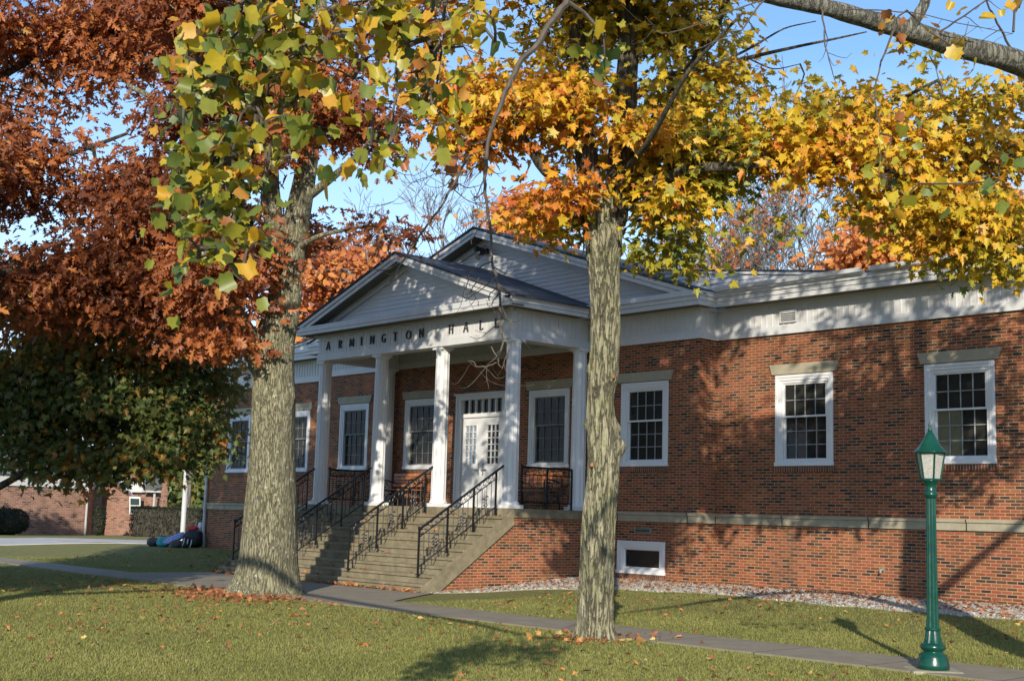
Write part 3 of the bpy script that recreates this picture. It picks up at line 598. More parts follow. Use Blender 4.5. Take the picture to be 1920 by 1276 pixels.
def leaf_mesh(name, mat, parent, pos, R3, size, tone, kind, wid=None):
    """pos (n,3), R3 (n,3,3) columns x,y,z axes, size (n,), tone (n,)"""
    T, faces = LEAF[kind]; n = len(pos); k = len(T); sc = np.ones((n, 3)); 
    if wid is not None: sc[:, 0] = wid
    if kind in ('maple', 'oak', 'tulip'): sc[:, 2] = RNG.normal(size=n)*.8+.9; sc[:, 0] = .75+RNG.random(n)*.4
    L3 = T[None]*sc[:, None, :]*size[:, None, None]
    V = np.einsum('nij,nkj->nki', R3, L3)+pos[:, None]; V = V.reshape(-1, 3)
    o = OFF.get(parent.name, np.zeros(3)) if parent else np.zeros(3); V = V-o
    loops = np.concatenate([np.array(f) for f in faces]); cnt = np.array([len(f) for f in faces]); nf = len(faces)
    LI = (loops[None]+(np.arange(n)*k)[:, None]).reshape(-1); C = np.tile(cnt, n); ST = np.r_[0, np.cumsum(C)[:-1]]
    me = bpy.data.meshes.new(name); me.vertices.add(len(V)); me.vertices.foreach_set('co', V.astype(np.float32).ravel())
    me.loops.add(len(LI)); me.loops.foreach_set('vertex_index', LI.astype(np.int32)); me.polygons.add(len(C)); me.polygons.foreach_set('loop_start', ST.astype(np.int32)); me.polygons.foreach_set('loop_total', C.astype(np.int32))
    me.update(calc_edges=True); a = me.attributes.new('tone', 'FLOAT', 'FACE'); a.data.foreach_set('value', np.repeat(np.clip(tone, 0, 1), nf).astype(np.float32))
    me.materials.append(mat); ob = bpy.data.objects.new(name, me); COL.objects.link(ob)
    if parent: ob.parent = parent
    OFF[ob.name] = o; return ob
def frames(nrm, dirv):
    """rotation with z=nrm, y=dirv made orthogonal"""
    z = nrm/(np.linalg.norm(nrm, axis=1, keepdims=True)+1e-9); y = dirv-z*np.sum(dirv*z, 1, keepdims=True); y /= np.linalg.norm(y, axis=1, keepdims=True)+1e-9
    x = np.cross(y, z); return np.stack([x, y, z], axis=2)
def clump(P, f, ph): return (np.sin(P[:, 0]*f+ph)+np.sin(P[:, 1]*f*1.13+ph*2)+np.sin(P[:, 2]*f*1.31+ph*3)+np.sin((P[:, 0]+P[:, 2])*f*.7-ph)+np.sin((P[:, 1]-P[:, 2])*f*.83+ph))/5
def sprays(blobs, ph, gap=-.12, f=2.6):
    """blobs: (center, (rx,ry,rz), n, tone)"""
    P = []; T = []
    for c, r, n, tn in blobs:
        u = RNG.normal(size=(int(n*1.6), 3)); u /= np.linalg.norm(u, axis=1, keepdims=True); u *= (RNG.random((len(u), 1))**.42)
        p = np.array(c)+u*np.array(r); k = clump(p, f, ph) > gap; p = p[k][:n]; P.append(p); T.append(np.full(len(p), tn))
    return np.concatenate(P), np.concatenate(T)
def leaves_on(P, T, per, spread, size, ph, tjit=.12, droop=.5, flat=.45):
    n = len(P)*per; c = np.repeat(P, per, 0); d = RNG.normal(size=(n, 3)); d[:, 2] *= flat; pos = c+d*spread
    out = d/(np.linalg.norm(d, axis=1, keepdims=True)+1e-9); dirv = out*1.+np.array([0, 0, -droop])+RNG.normal(size=(n, 3))*.35
    nrm = np.array([-trav.x*.6, -trav.y*.6, .6])+RNG.normal(size=(n, 3))*.55
    tone = np.repeat(T+clump(P, 1.1, ph+1)*.28+RNG.normal(size=len(P))*.07, per)+RNG.normal(size=n)*tjit
    return pos, frames(nrm, dirv), size*(RNG.random(n)*.9+.5), tone
def grow(nodes0, targets, r_tip=.006, expo=.42, sag=.08, order=None):
    """connect every target to the nearest point already on the tree; returns list of (path, radii)"""
    nodes_ = [np.array(p, float) for p in nodes0]; par = [-1]*len(nodes_); n0 = len(nodes_)
    A = np.array(nodes_); T = np.array(targets); d = np.min(np.linalg.norm(T[:, None]-A[None], axis=2), axis=1); idx = np.argsort(d)
    buf = np.zeros((n0+len(T)*2+2, 3)); buf[:n0] = A; m = n0; par = list(range(n0)); par = [-1]*n0
    for i in idx:
        t = T[i]; q = int(np.argmin(np.linalg.norm(buf[:m]-t, axis=1))); s = buf[q]; L_ = np.linalg.norm(t-s)
        mid = (s+t)/2+RNG.normal(size=3)*L_*.09+np.array([0, 0, sag*L_])
        buf[m] = mid; par.append(q); buf[m+1] = t; par.append(m); m += 2
    cnt = np.ones(m); 
    for i in range(m-1, n0-1, -1):
        if par[i] >= 0: cnt[par[i]] += cnt[i]
    segs = []
    for i in range(n0, m):
        r1 = r_tip*cnt[i]**expo; r0 = min(r_tip*cnt[par[i]]**expo, r1*1.5) if par[i] >= n0 else r1*1.25
        segs.append((buf[par[i]], buf[i], r0, r1))
    return segs
def seg_mesh(mb, segs, n=4):
    for a, b2, r0, r1 in segs: mb.tube([a, b2], [r0, r1], n if r0 < .03 else 7, cap=False)
def dens(path, rad, k=4):
    P = np.array(path, float); R = np.array(rad, float); t = np.arange(len(P)); s = np.linspace(0, len(P)-1, (len(P)-1)*k+1)
    Q = np.stack([np.interp(s, t, P[:, j]) for j in range(3)], 1); q = Q.copy()
    for _ in range(2): q[1:-1] = (q[:-2]+2*q[1:-1]+q[2:])/4
    return q, np.interp(s, t, R)
def tree(name, label, trunk, limbs, blobs, leaf, leafmat, bark, size, per, spread, ph=1., gap=-.12, group=None, cat='tree', tip=.006, flat=.45, droop=.5, tjit=.12, clf=2.6, crown='crown', trunk_bump=None, n_tr=16, expo=.42, rings=6, lumps=(), stem_mat=None):
    root = thing(name, label, cat, trunk[0][0], group)
    tp, tr_ = dens([p for p, r in trunk], [r for p, r in trunk], rings)
    mb = MB(); mb.tube(tp, tr_, n_tr, bump=trunk_bump); nodes0 = list(tp[len(tp)//2::max(1, rings//6)])
    if lumps:
        V = np.array(mb.v); ax = np.array([np.interp(V[:, 2], tp[:, 2], tp[:, k]) for k in range(2)]).T; out = V[:, :2]-ax; out /= np.linalg.norm(out, axis=1, keepdims=True)+1e-9
        for p, amp, rad, cr in lumps:
            dd = np.linalg.norm(V-np.array(p), axis=1); V[:, :2] += out*(amp*(np.exp(-(dd/rad)**2)-cr*np.exp(-(dd/(rad*.42))**2)))[:, None]
        mb.v = [tuple(v) for v in V]
    lm = MB()
    for lb in limbs:
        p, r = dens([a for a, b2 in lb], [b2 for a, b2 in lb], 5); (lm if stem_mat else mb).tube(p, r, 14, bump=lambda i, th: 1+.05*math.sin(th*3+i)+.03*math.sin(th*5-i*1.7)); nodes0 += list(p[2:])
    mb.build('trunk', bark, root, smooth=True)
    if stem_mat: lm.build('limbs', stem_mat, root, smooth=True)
    P, T = sprays(blobs, ph, gap, clf); b2 = MB(); seg_mesh(b2, grow(nodes0, P, tip, expo)); b2.build('branches', bark, root)
    if leaf:
        pos, R3, sz, tn = leaves_on(P, T, per, spread, size, ph, tjit, droop, flat); leaf_mesh(crown, leafmat, root, pos, R3, sz, tn, leaf)
    return root
# ------------------------------------------------------------------ trees
def tk(lst): return [(at(u, v, D), r) for u, v, D, r in lst]
def B_(u, v, D, r, n, tone, rz=None): return (at(u, v, D), (r, r, rz or r*.75), n, tone)
def ground_at(p): return np.array([p[0], p[1], gz(p[0], p[1])])
def oakbump(i, th): return 1+.035*math.sin(th*5+i*.21)+.02*math.sin(th*11-i*.5)+(.10*max(0, math.sin(th*5+1))*max(0, 1-i/9.))+.06*math.exp(-((i-26)/3.)**2)*max(0, math.cos(th-.2))
D = 23.4
oak_tr = tk([(498, 1135, D, .76), (500, 1112, D, .68), (502, 1095, D, .58), (505, 1050, D, .505), (508, 950, D, .46), (511, 850, D, .405), (513, 750, D, .395), (513, 690, D, .375), (515, 640, D, .36), (530, 590, D, .30), (542, 520, D, .26), (548, 460, D, .245), (560, 400, D, .22), (576, 310, D, .18), (590, 200, D, .15), (600, 60, D, .12), (605, -150, D, .08), (600, -400, D, .04)])
tree('oak_tree', 'thick pale barked oak with rust brown leaves standing left of the front steps', oak_tr,
     [tk([(495, 690, D, .25), (478, 650, D, .21), (462, 622, D-.2, .17), (435, 575, D-.4, .13), (400, 520, D-.5, .10), (350, 440, D-.5, .07), (300, 380, D-.5, .04)]),
      tk([(538, 520, D, .2), (512, 430, D+.1, .18), (506, 330, D+.1, .16), (500, 200, D, .13), (480, 20, D, .1), (450, -200, D, .06)]),
      tk([(575, 370, D, .09), (640, 320, D-.2, .06), (710, 250, D-.3, .03)]), tk([(505, 350, D, .11), (410, 265, D+.4, .09), (330, 205, D+.6, .07), (240, 160, D+.8, .04)]),
      tk([(548, 470, D, .07), (600, 440, D-.5, .04), (680, 425, D-.9, .02)])],
     [B_(400, 555, D-.5, .65, 50, .42), B_(410, 640, D-.6, .4, 24, .5), B_(385, 500, D, .8, 70, .45), B_(440, 460, D-.6, .6, 34, .4), B_(500, 440, D+.6, .5, 24, .38), B_(420, 380, D, 1., 90, .35), B_(500, 300, D-.4, .8, 50, .38), B_(610, 400, D-.8, .5, 34, .25),
      B_(670, 400, D-.9, .4, 22, .18), B_(640, 320, D-.4, .8, 46, .2), B_(600, 210, D, 1.0, 80, .3), B_(690, 230, D, .8, 50, .22), B_(640, 90, D, 1.2, 90, .3), B_(560, 420, D+.7, .6, 40, .2), B_(490, 520, D-.5, .3, 12, .45), B_(560, 300, D-.5, .6, 40, .3), B_(530, 380, D-.5, .35, 14, .35), B_(500, 120, D, 1.2, 130, .38), B_(380, 200, D+.5, 1.2, 140, .38), B_(350, 60, D+.5, 1.2, 130, .4),
      B_(480, -100, D, 1.6, 160, .35), B_(620, -100, D, 1.4, 120, .3), B_(750, 60, D+.3, .9, 60, .25), B_(550, -330, D, 1.8, 160, .35), B_(740, -120, D, 1.2, 80, .3), B_(565, 640, D-.6, .22, 5, .25), B_(590, 700, D-.8, .15, 3, .3), B_(730, 435, D-.9, .25, 10, .15)],
     'oak', M['leaf_oak'], M['bark_oak'], .18, 14, .32, ph=1.3, gap=-.06, tip=.007, clf=1.9, trunk_bump=barkfn(.045, 14, .08, .03, 3.), n_tr=190, rings=16, lumps=[(at(560, 742, 23.2), .09, .16, 0), (at(480, 745, 23.), .05, .13, .5), (at(566, 1118, 23.2), .12, .25, 0), (at(440, 1118, 23.1), .12, .22, 0)])
D2 = 25.5
b0 = ground_at(at(-330, 1085, 22.5))
tree('oak_tree', 'rust leaved oak filling the upper left, its trunk beyond the left edge', [(b0, .5), (b0+[0, 0, 1.2], .38), (at(-310, 700, 22.8), .33), (at(-280, 450, 23), .28), (at(-230, 200, 23.5), .22), (at(-200, -100, 24), .14), (at(-180, -400, 24), .06)],
     [tk([(-290, 520, 23, .2), (-150, 400, 24.5, .13), (0, 330, 25.5, .08), (130, 290, 25.6, .05), (240, 250, 25.6, .03)]), tk([(-270, 400, 23, .16), (-100, 200, 25, .10), (100, 90, 25.8, .05), (260, 30, 25.8, .03)]), tk([(-290, 600, 23, .13), (-100, 530, 23, .09), (60, 500, 23.5, .06), (200, 470, 24, .04)])],
     [B_(u, v, D2+dz, r, n, t) for u, v, dz, r, n, t in ((20, 60, 0, 1.3, 140, .42), (150, 60, .4, 1.2, 130, .4), (270, 60, .3, 1.1, 110, .42), (60, 200, -.4, 1.3, 150, .4), (190, 200, 0, 1.1, 120, .42), (300, 170, .3, .9, 70, .4), (20, 340, -1, 1.3, 150, .4), (140, 330, -.8, 1.1, 120, .42), (250, 320, -.4, .9, 80, .36),
      (30, 450, -1.5, 1.2, 150, .42), (150, 440, -1.6, 1.1, 130, .42), (265, 440, -1.2, 1., 90, .36), (330, 400, -1, .7, 45, .3), (80, 545, -1.5, 1.1, 110, .36), (210, 550, -1.4, 1., 100, .3), (320, 540, -1.4, .8, 60, .3), (340, 620, -1.3, .6, 40, .3), (-120, 300, -1, 1.6, 160, .4), (-120, 80, -1, 1.6, 150, .4), (-250, 0, -2, 2., 160, .4), (80, -130, 0, 1.7, 150, .4), (260, -130, 0, 1.4, 110, .4), (0, -330, 0, 2, 140, .4), (-300, 300, -3, 1.8, 120, .4), (-250, 450, -5, 1.4, 120, .4), (-260, 200, -5, 1.6, 140, .4))],
     'oak', M['leaf_oak'], M['bark_dark'], .18, 13, .36, ph=4.1, gap=-.07, tip=.004, clf=1.8, tjit=.16)
# shaded green maple on the left
D3 = 27.
b0 = ground_at(at(-140, 1050, D3))
tree('maple_tree', 'dull green maple with drooping shaded leaves in front of the far brick house', [(b0, .35), (b0+[0, 0, 1.], .26), (at(-130, 850, D3), .24), (at(-110, 650, D3), .2), (at(-80, 450, D3), .13), (at(-60, 250, D3), .06)],
     [tk([(-125, 965, D3-.3, .11), (-40, 925, D3-.6, .085), (0, 912, D3-.8, .075), (55, 880, D3-1, .06), (110, 830, D3-1, .04), (200, 770, D3-1, .03)]), tk([(-120, 760, D3, .12), (20, 700, D3-.5, .09), (180, 680, D3-.6, .06), (320, 700, D3-.6, .03)])],
     [B_(u, v, D3+dz, r, n, t) for u, v, dz, r, n, t in ((20, 640, 0, 1.1, 110, .62), (130, 640, -.5, 1.1, 110, .66), (250, 650, -.6, 1., 95, .7), (350, 690, -.6, .75, 65, .45), (0, 760, -.5, 1., 100, .35), (110, 750, -.8, 1., 100, .3), (220, 750, -1, .9, 90, .28), (320, 770, -1, .8, 75, .4), (375, 800, -1, .45, 30, .55), (60, 830, -.8, .8, 55, .35), (170, 835, -1, .75, 55, .4), (260, 840, -1, .6, 44, .35), (330, 850, -1, .4, 28, .35), (110, 885, -1, .35, 14, .35), (195, 885, -1, .35, 16, .5), (270, 870, -1, .3, 14, .35), (390, 850, -1, .28, 12, .5), (300, 600, 0, .8, 50, .5), (60, 560, 0, 1.2, 80, .5), (-100, 700, 0, 1.3, 120, .4), (-100, 550, 0, 1.4, 110, .45), (200, 560, 0, 1, 60, .55), (150, 790, .8, 1., 70, .4), (240, 780, .6, 1., 70, .4), (60, 790, .8, 1, 60, .4), (340, 810, .3, .6, 40, .4), (250, 840, .4, .6, 36, .4), (390, 730, -.5, .4, 22, .5), (372, 640, -.5, .5, 20, .55))],
     'maple', M['leaf_shade'], M['bark_dark'], .135, 17, .32, ph=2.2, gap=-.22, tip=.005, tjit=.24)
# maple in the middle
D = 16.5
def mapbump(i, th): return 1+.05*math.sin(th*3+i*.33)+.035*math.sin(th*7-i*.6)+.02*math.sin(th*13+i)+.20*math.exp(-((i-24.5)/1.6)**2)*max(0, math.cos(th-.2))**2+.16*math.exp(-((i-32)/1.1)**2)*max(0, math.cos(th-3.2))
map_tr = tk([(1113, 1222, D, 0.279), (1115, 1203, D, 0.244), (1115, 1180, D, 0.221), (1117, 1110, D, 0.206), (1122, 1000, D, 0.203), (1127, 930, D, 0.191), (1131, 860, D, 0.193), (1127, 790, D, 0.177), (1126, 750, D, 0.160), (1131, 700, D, 0.186), (1134, 640, D, 0.169), (1135, 560, D, 0.173), (1132, 500, D, 0.186), (1131, 450, D, 0.219), (1131, 405, D, 0.233), (1133, 372, D, 0.186), (1135, 345, D, 0.093)])
map_up = [tk([(1148, 420, D, .17), (1156, 370, D, .175), (1164, 300, D, .16), (1172, 220, D, .155), (1176, 120, D, .13), (1178, 0, D, .10), (1175, -200, D, .08), (1170, -420, D, .03)])]
kp = [at(1108, 868, D)-CF*.195, at(1148, 705, D)-CF*.185, at(1112, 688, D)-CF*.18]
mt = tree('maple_tree', 'maple with orange and yellow leaves and a furrowed knotty trunk, right of the steps', map_tr,
     map_up+[tk([(1114, 420, D, .16), (1108, 360, D, .15), (1094, 250, D, .13), (1085, 100, D, .11), (1070, -100, D, .07)]),
      tk([(1150, 390, D, .09), (1220, 345, D-.2, .075), (1290, 315, D-.3, .065), (1400, 312, D-.3, .055), (1500, 297, D-.3, .045), (1600, 310, D-.3, .035), (1720, 330, D-.3, .025), (1830, 330, D-.3, .015)]),
      tk([(1110, 390, D, .08), (1020, 320, D-.3, .065), (975, 250, D-.4, .05), (930, 170, D-.5, .03)]),
      tk([(1175, 300, D, .09), (1260, 180, D+.2, .07), (1340, 60, D+.3, .05), (1400, -100, D+.3, .03)]),
      tk([(1165, 330, D, .05), (1215, 270, D-1.2, .035), (1290, 130, D-2, .025), (1392, 25, D-2.4, .015)]), tk([(1500, 300, D-.3, .04), (1620, 220, D, .03), (1760, 150, D, .02)]), tk([(1180, 190, D, .055), (1240, 145, D, .045), (1350, 122, D, .032), (1450, 97, D, .022), (1570, 72, D, .014), (1625, 60, D, .008)]), tk([(1330, 125, D, .02), (1400, 95, D, .016), (1470, 52, D, .010), (1530, 40, D, .006)]), tk([(1400, 108, D, .012), (1450, 132, D, .008), (1500, 120, D, .005)])],
     [B_(u, v, D+dz, r, n, t) for u, v, dz, r, n, t in ((950, 70, 0, .7, 60, .36), (1050, 60, .2, .7, 56, .6), (1190, 50, .8, .8, 60, .72), (1290, 60, .3, .7, 48, .6), (930, 190, 0, .6, 50, .38), (1010, 160, 0, .5, 36, .4), (1030, 230, -.3, .7, 65, .35), (1130, 200, .6, .75, 60, .7), (1260, 180, .4, .7, 60, .66),
      (1330, 130, .3, .45, 26, .5), (1000, 300, -.4, .5, 45, .2), (1025, 325, -.5, .5, 44, .16), (1130, 310, .9, .5, 26, .6), (1010, 355, -.5, .4, 32, .15), (1225, 290, .2, .5, 34, .6), (1290, 290, .2, .7, 60, .82), (1370, 280, .2, .5, 40, .8), (1245, 370, 0, .45, 34, .6), (1310, 350, .2, .5, 38, .9), (1380, 350, 0, .4, 26, .88), (1225, 345, .4, .3, 16, .6),
      (1010, 395, -.2, .25, 9, .2), (1045, 425, 0, .2, 6, .45), (1250, 435, .3, .42, 20, .85), (1220, 475, .3, .3, 9, .88), (1290, 480, .3, .3, 8, .88), (1070, 415, .4, .3, 14, .85), (1440, 260, 0, .4, 26, .6),
      (1450, 330, -.2, .5, 30, .5), (1540, 310, -.3, .6, 43, .42), (1530, 240, 0, .5, 28, .6), (1640, 280, -.2, .65, 46, .46), (1620, 200, .2, .5, 27, .6), (1740, 250, 0, .7, 46, .55), (1730, 150, .2, .55, 25, .62), (1850, 200, 0, .6, 30, .6), (1650, 370, 0, .55, 33, .62), (1570, 370, .2, .4, 15, .8), (1760, 370, -.2, .65, 46, .45), (1870, 310, 0, .65, 43, .5), (1840, 420, -.2, .5, 36, .5), (1900, 400, 0, .5, 28, .5),
      (1750, 455, -.1, .3, 15, .42), (1890, 480, -.1, .35, 18, .6), (1820, 500, 0, .25, 8, .7), (1440, 400, .2, .3, 10, .8), (2010, 300, 0, .8, 50, .5), (2020, 150, 0, .7, 32, .5), (2050, 450, 0, .7, 32, .5), (1480, 180, .3, .25, 4, .6),
      (1000, -110, 0, 1., 90, .4), (1180, -120, 0, 1.1, 110, .45), (1340, -100, .3, .8, 60, .45), (1120, -320, 0, 1.3, 110, .4), (1280, -280, .5, 1., 60, .45), (850, -60, .3, .7, 40, .35), (870, 60, .2, .5, 34, .35), (850, 160, .3, .5, 30, .32), (870, 250, .2, .4, 20, .25), (800, 90, .5, .4, 20, .35), (920, 300, -.2, .35, 18, .2), (1060, 290, -.5, .3, 12, .25), (1230, 250, -.6, .4, 22, .45), (1120, 180, .7, .5, 26, .5), (950, -260, 0, 1.2, 110, .4), (1100, -480, 0, 1.4, 130, .4), (1350, -300, .5, 1.3, 110, .45), (1250, -430, 1, 1.3, 110, .4), (1480, -180, .8, 1., 50, .45), (1500, -400, .8, 1.2, 60, .45), (1180, -250, -1.3, 1.2, 110, .4), (1200, -120, -1.4, .8, 60, .45), (1060, -200, 1.5, 1.2, 80, .4))]+[((x, y, z), (1.4, 1.4, .8), n, .45) for x, y, z, n in ((8.3, -8.6, 8.9, 100), (10, -8.1, 9.5, 110), (11.6, -8, 9.2, 100), (13.2, -8.3, 9.9, 110), (9.2, -8.8, 9.9, 80), (12.3, -8.4, 10.4, 90))],
     'maple', M['leaf_maple'], M['bark_maple'], .115, 16, .24, ph=.4, gap=-.14, tip=.004, clf=3.0, trunk_bump=barkfn(.17, 5.5, .12, .05, 9.), n_tr=170, rings=18, tjit=.13, stem_mat=M['bark_limb_shaded'], lumps=[(kp[0], .045, .085, 1.3), (kp[1], .04, .07, 1.3), (kp[2], .035, .05, 1.), (at(1163, 835, 16.5), .10, .11, 0), (at(1160, 800, 16.5), .05, .07, 0), (at(1098, 690, 16.5), .05, .05, 0), (at(1098, 800, 16.5), .04, .06, 0), (at(1085, 1190, 16.5), .06, .12, 0), (at(1146, 1195, 16.5), .07, .12, 0)])
for p, r in zip(kp, (.040, .034, .02)): wd = MB(); wd.lathe((0, 0, 0), [(.001, .0), (r*.35, .004), (r*.55, -.002), (r*.62, -.02)], 12); Q = Vector(-CF).to_track_quat('Z', 'Y').to_matrix(); wd.v = [tuple(np.array(Q @ Vector((x, y*1.35, z)))+p-CF*.004) for x, y, z in wd.v]; wd.build('cut_branch_scar', M['wound'], mt, smooth=True)
# tulip tree right of the frame: limb crosses the sky, twigs hang to the portico
tb = np.array([18.75, -7.85, 0]); tb[2] = gz(tb[0], tb[1])
def tulip(name, label, trunk, limbs, twigs, blobs, spr, ph):
    root = thing(name, label, 'tree', trunk[0][0], 'tulip trees beside the lawn')
    mb = MB(); p, r = dens([a for a, b2 in trunk], [b2 for a, b2 in trunk], 5); mb.tube(p, r, 20, bump=oakbump)
    for lb in limbs: q, rr = dens([a for a, b2 in lb], [b2 for a, b2 in lb], 6); mb.tube(q, rr, 14, bump=lambda i, th: 1+.05*math.sin(th*3+i*.9)+.03*math.sin(i*2.1))
    mb.build('trunk', M['bark_grey'], root, smooth=True)
    br = MB(); tips = []
    for tw in twigs:
        q, rr = dens([a for a, b2 in tw], [b2 for a, b2 in tw], 6); q = q+np.cumsum(RNG.normal(size=q.shape)*.006, 0); br.tube(q, rr, 6); L_ = len(q)
        for i in range(3, L_):
            if RNG.random() < .45:
                d = RNG.normal(size=3); d[2] = -abs(d[2])*.3-.15; d /= np.linalg.norm(d); ln = .12+RNG.random()*.34*(1-.4*i/L_)
                a = q[i]; pts = [a]; dd = d.copy()
                for kk in range(6): dd = dd+RNG.normal(size=3)*.16+np.array([0, 0, -.22+.14*kk]); dd /= np.linalg.norm(dd); pts.append(pts[-1]+dd*ln/6)
                rr0 = min(rr[i]*.6, .0045); br.tube(pts, np.linspace(rr0, .0014, 7), 4); b2 = pts[3]; c = pts[-1]; tips.append(c)
                if RNG.random() < .5: e1 = d+RNG.normal(size=3)*.6; br.tube([b2, b2+e1*ln*.2, b2+e1*ln*.36+np.array([0, 0, .05*ln])], [.0022, .0018, .0012], 4)
    big = [b_ for b_ in blobs if b_[2] >= 45]; sm_ = [b_ for b_ in blobs if b_[2] < 45]; P, T = sprays(sm_, ph, -.5); P2, T2_ = sprays(big, ph, .06, 2.2); P = np.concatenate([P, P2]); T = np.concatenate([T, T2_])
    if len(P): nn = [a for tw in twigs for a, _ in tw]+[a for lb in limbs for a, _ in lb]; seg_mesh(br, grow(nn, P, .0035, .45))
    br.build('branches', M['twig'], root)
    if len(P):
        n = 4; c = np.repeat(P, n, 0); k = len(c); dirv = RNG.normal(size=(k, 3))*.55+np.array([0, 0, -.9]); pos = c+RNG.normal(size=(k, 3))*.085
        nrm = np.array([-trav.x, -trav.y, .35])*.8+RNG.normal(size=(k, 3))*.85
        tone = np.repeat(T, n)+.10+RNG.normal(size=k)*.27
        leaf_mesh('crown', M['leaf_tulip'], root, pos, frames(nrm, dirv), (.10 if ph < 4 else .080)*(.5+RNG.random(k)**1.4*.72), tone, 'tulip')
    return root
# spray counts are per cluster of two leaves
T1 = tulip('tulip_tree', 'tulip tree whose thick grey limb crosses the sky at the upper right', [(tb, .36), (tb+[0, 0, 1], .30), (tb+[.05, 0, 3.2], .26), (tb+[.1, .1, 5.5], .21), (tb+[.2, .1, 8], .14), (tb+[.2, .1, 10.5], .05)],
    [[(tb+[.05, 0, 3.0], .15), (at(2010, 185, 11.6), .118)]+tk([(1920, 118, 11.2, .104), (1800, 88, 10.8, .092), (1660, 45, 10.3, .075), (1540, 12, 9.9, .062), (1430, -8, 9.5, .052), (1250, -60, 8.9, .04), (1120, -40, 8.4, .033), (1060, 0, 8.2, .028)]),
     tk([(1700, 60, 10.4, .05), (1740, 0, 10.4, .04), (1720, -90, 10.2, .03)]), [(tb+[.1, 0, 7], .1), (tb+[-1.2, 1., 9], .06), (tb+[-2.6, 1.5, 10], .03)], [(tb+[.1, 0, 7.4], .09), (tb+[0, -2.5, 9.3], .06), (tb+[-2.2, -5.4, 10.4], .03)], [(tb+[.1, 0, 4.4], .1), (tb+[1.8, 1., 6.], .05)]],
    [tk([(1060, 0, 8.2, .024), (1010, 60, 8.1, .02), (960, 120, 8, .018), (930, 180, 8, .016), (893, 260, 7.9, .012), (878, 330, 7.8, .010), (884, 400, 7.8, .009), (893, 480, 7.8, .008), (905, 540, 7.7, .008), (914, 600, 7.7, .007), (918, 650, 7.7, .006), (905, 700, 7.7, .005), (880, 712, 7.7, .004), (855, 690, 7.7, .003)]),
     tk([(884, 290, 7.9, .008), (850, 350, 7.7, .007), (800, 430, 7.6, .006), (765, 480, 7.6, .005), (740, 530, 7.5, .004)]), tk([(918, 650, 7.7, .004), (940, 690, 7.6, .003), (950, 640, 7.6, .002)]), tk([(900, 520, 7.7, .004), (872, 560, 7.7, .003), (880, 500, 7.7, .002)]),
     tk([(875, 330, 7.8, .004), (820, 330, 7.7, .003), (760, 360, 7.7, .002)]),
     tk([(1905, 110, 11.2, .012), (1870, 40, 11, .01), (1830, -60, 10.8, .006)]), tk([(1680, 50, 10.2, .010), (1640, 150, 9.9, .006), (1650, 250, 9.7, .004), (1655, 330, 9.6, .003)]), tk([(1540, 15, 9.8, .008), (1545, 80, 9.5, .006), (1570, 160, 9.3, .003)]), tk([(1760, 60, 10.5, .008), (1850, -10, 10.3, .006)]),
     tk([(1430, 0, 9.4, .008), (1380, 60, 9.3, .005), (1300, 90, 9.2, .003)]), tk([(1090, -30, 8.3, .01), (1000, -60, 8., .008), (860, -40, 7.8, .006)]), tk([(1440, -5, 9.4, .006), (1240, 60, 9, .004), (1200, 20, 8.8, .003)]), tk([(1580, 20, 9.9, .006), (1700, 20, 9.6, .004), (1900, 60, 9.2, .003)])],
    [B_(1650, 60, 9.6, .12, 2, .7), B_(1860, 60, 9.8, .5, 6, .65), B_(1660, 300, 9.6, .22, 5, .5), B_(1730, 350, 9.6, .25, 4, .3), B_(1890, 320, 9.5, .2, 3, .2), B_(1130, 70, 8.2, .3, 4, .45), B_(1140, 110, 8., .05, 1, .2), B_(880, 310, 7.8, .15, 1, .75)]+
    [(tb+np.array([dx, dy, dz]), (1.3, 1.3, .9), n, .4) for dx, dy, dz, n in ((.4, 0, 8., 110), (1.6, .6, 8, 90), (-1.4, .8, 9., 130), (.2, 1.2, 8.8, 130), (-1, -.4, 9.4, 120), (-2.6, 1.5, 10., 150), (1, -1, 9.8, 120), (1, -1.4, 8., 60), (2.6, -.6, 7.6, 50), (-3.8, -4.8, 8.4, 130), (-2.9, -5.1, 9.2, 110), (-4.8, -4.2, 8.9, 110), (-2.2, -4.2, 8.5, 90), (-2.4, -5.6, 10.6, 110), (-.8, -5.2, 10.4, 110), (-3.8, -6, 11.2, 110), (.8, -4.6, 9.8, 80))], None, 3.)
_at = at
at = lambda u, v, D: _at(u, v, D*.86)
b0 = np.array([8.8, -19.2, 0]); b0[2] = gz(b0[0], b0[1])
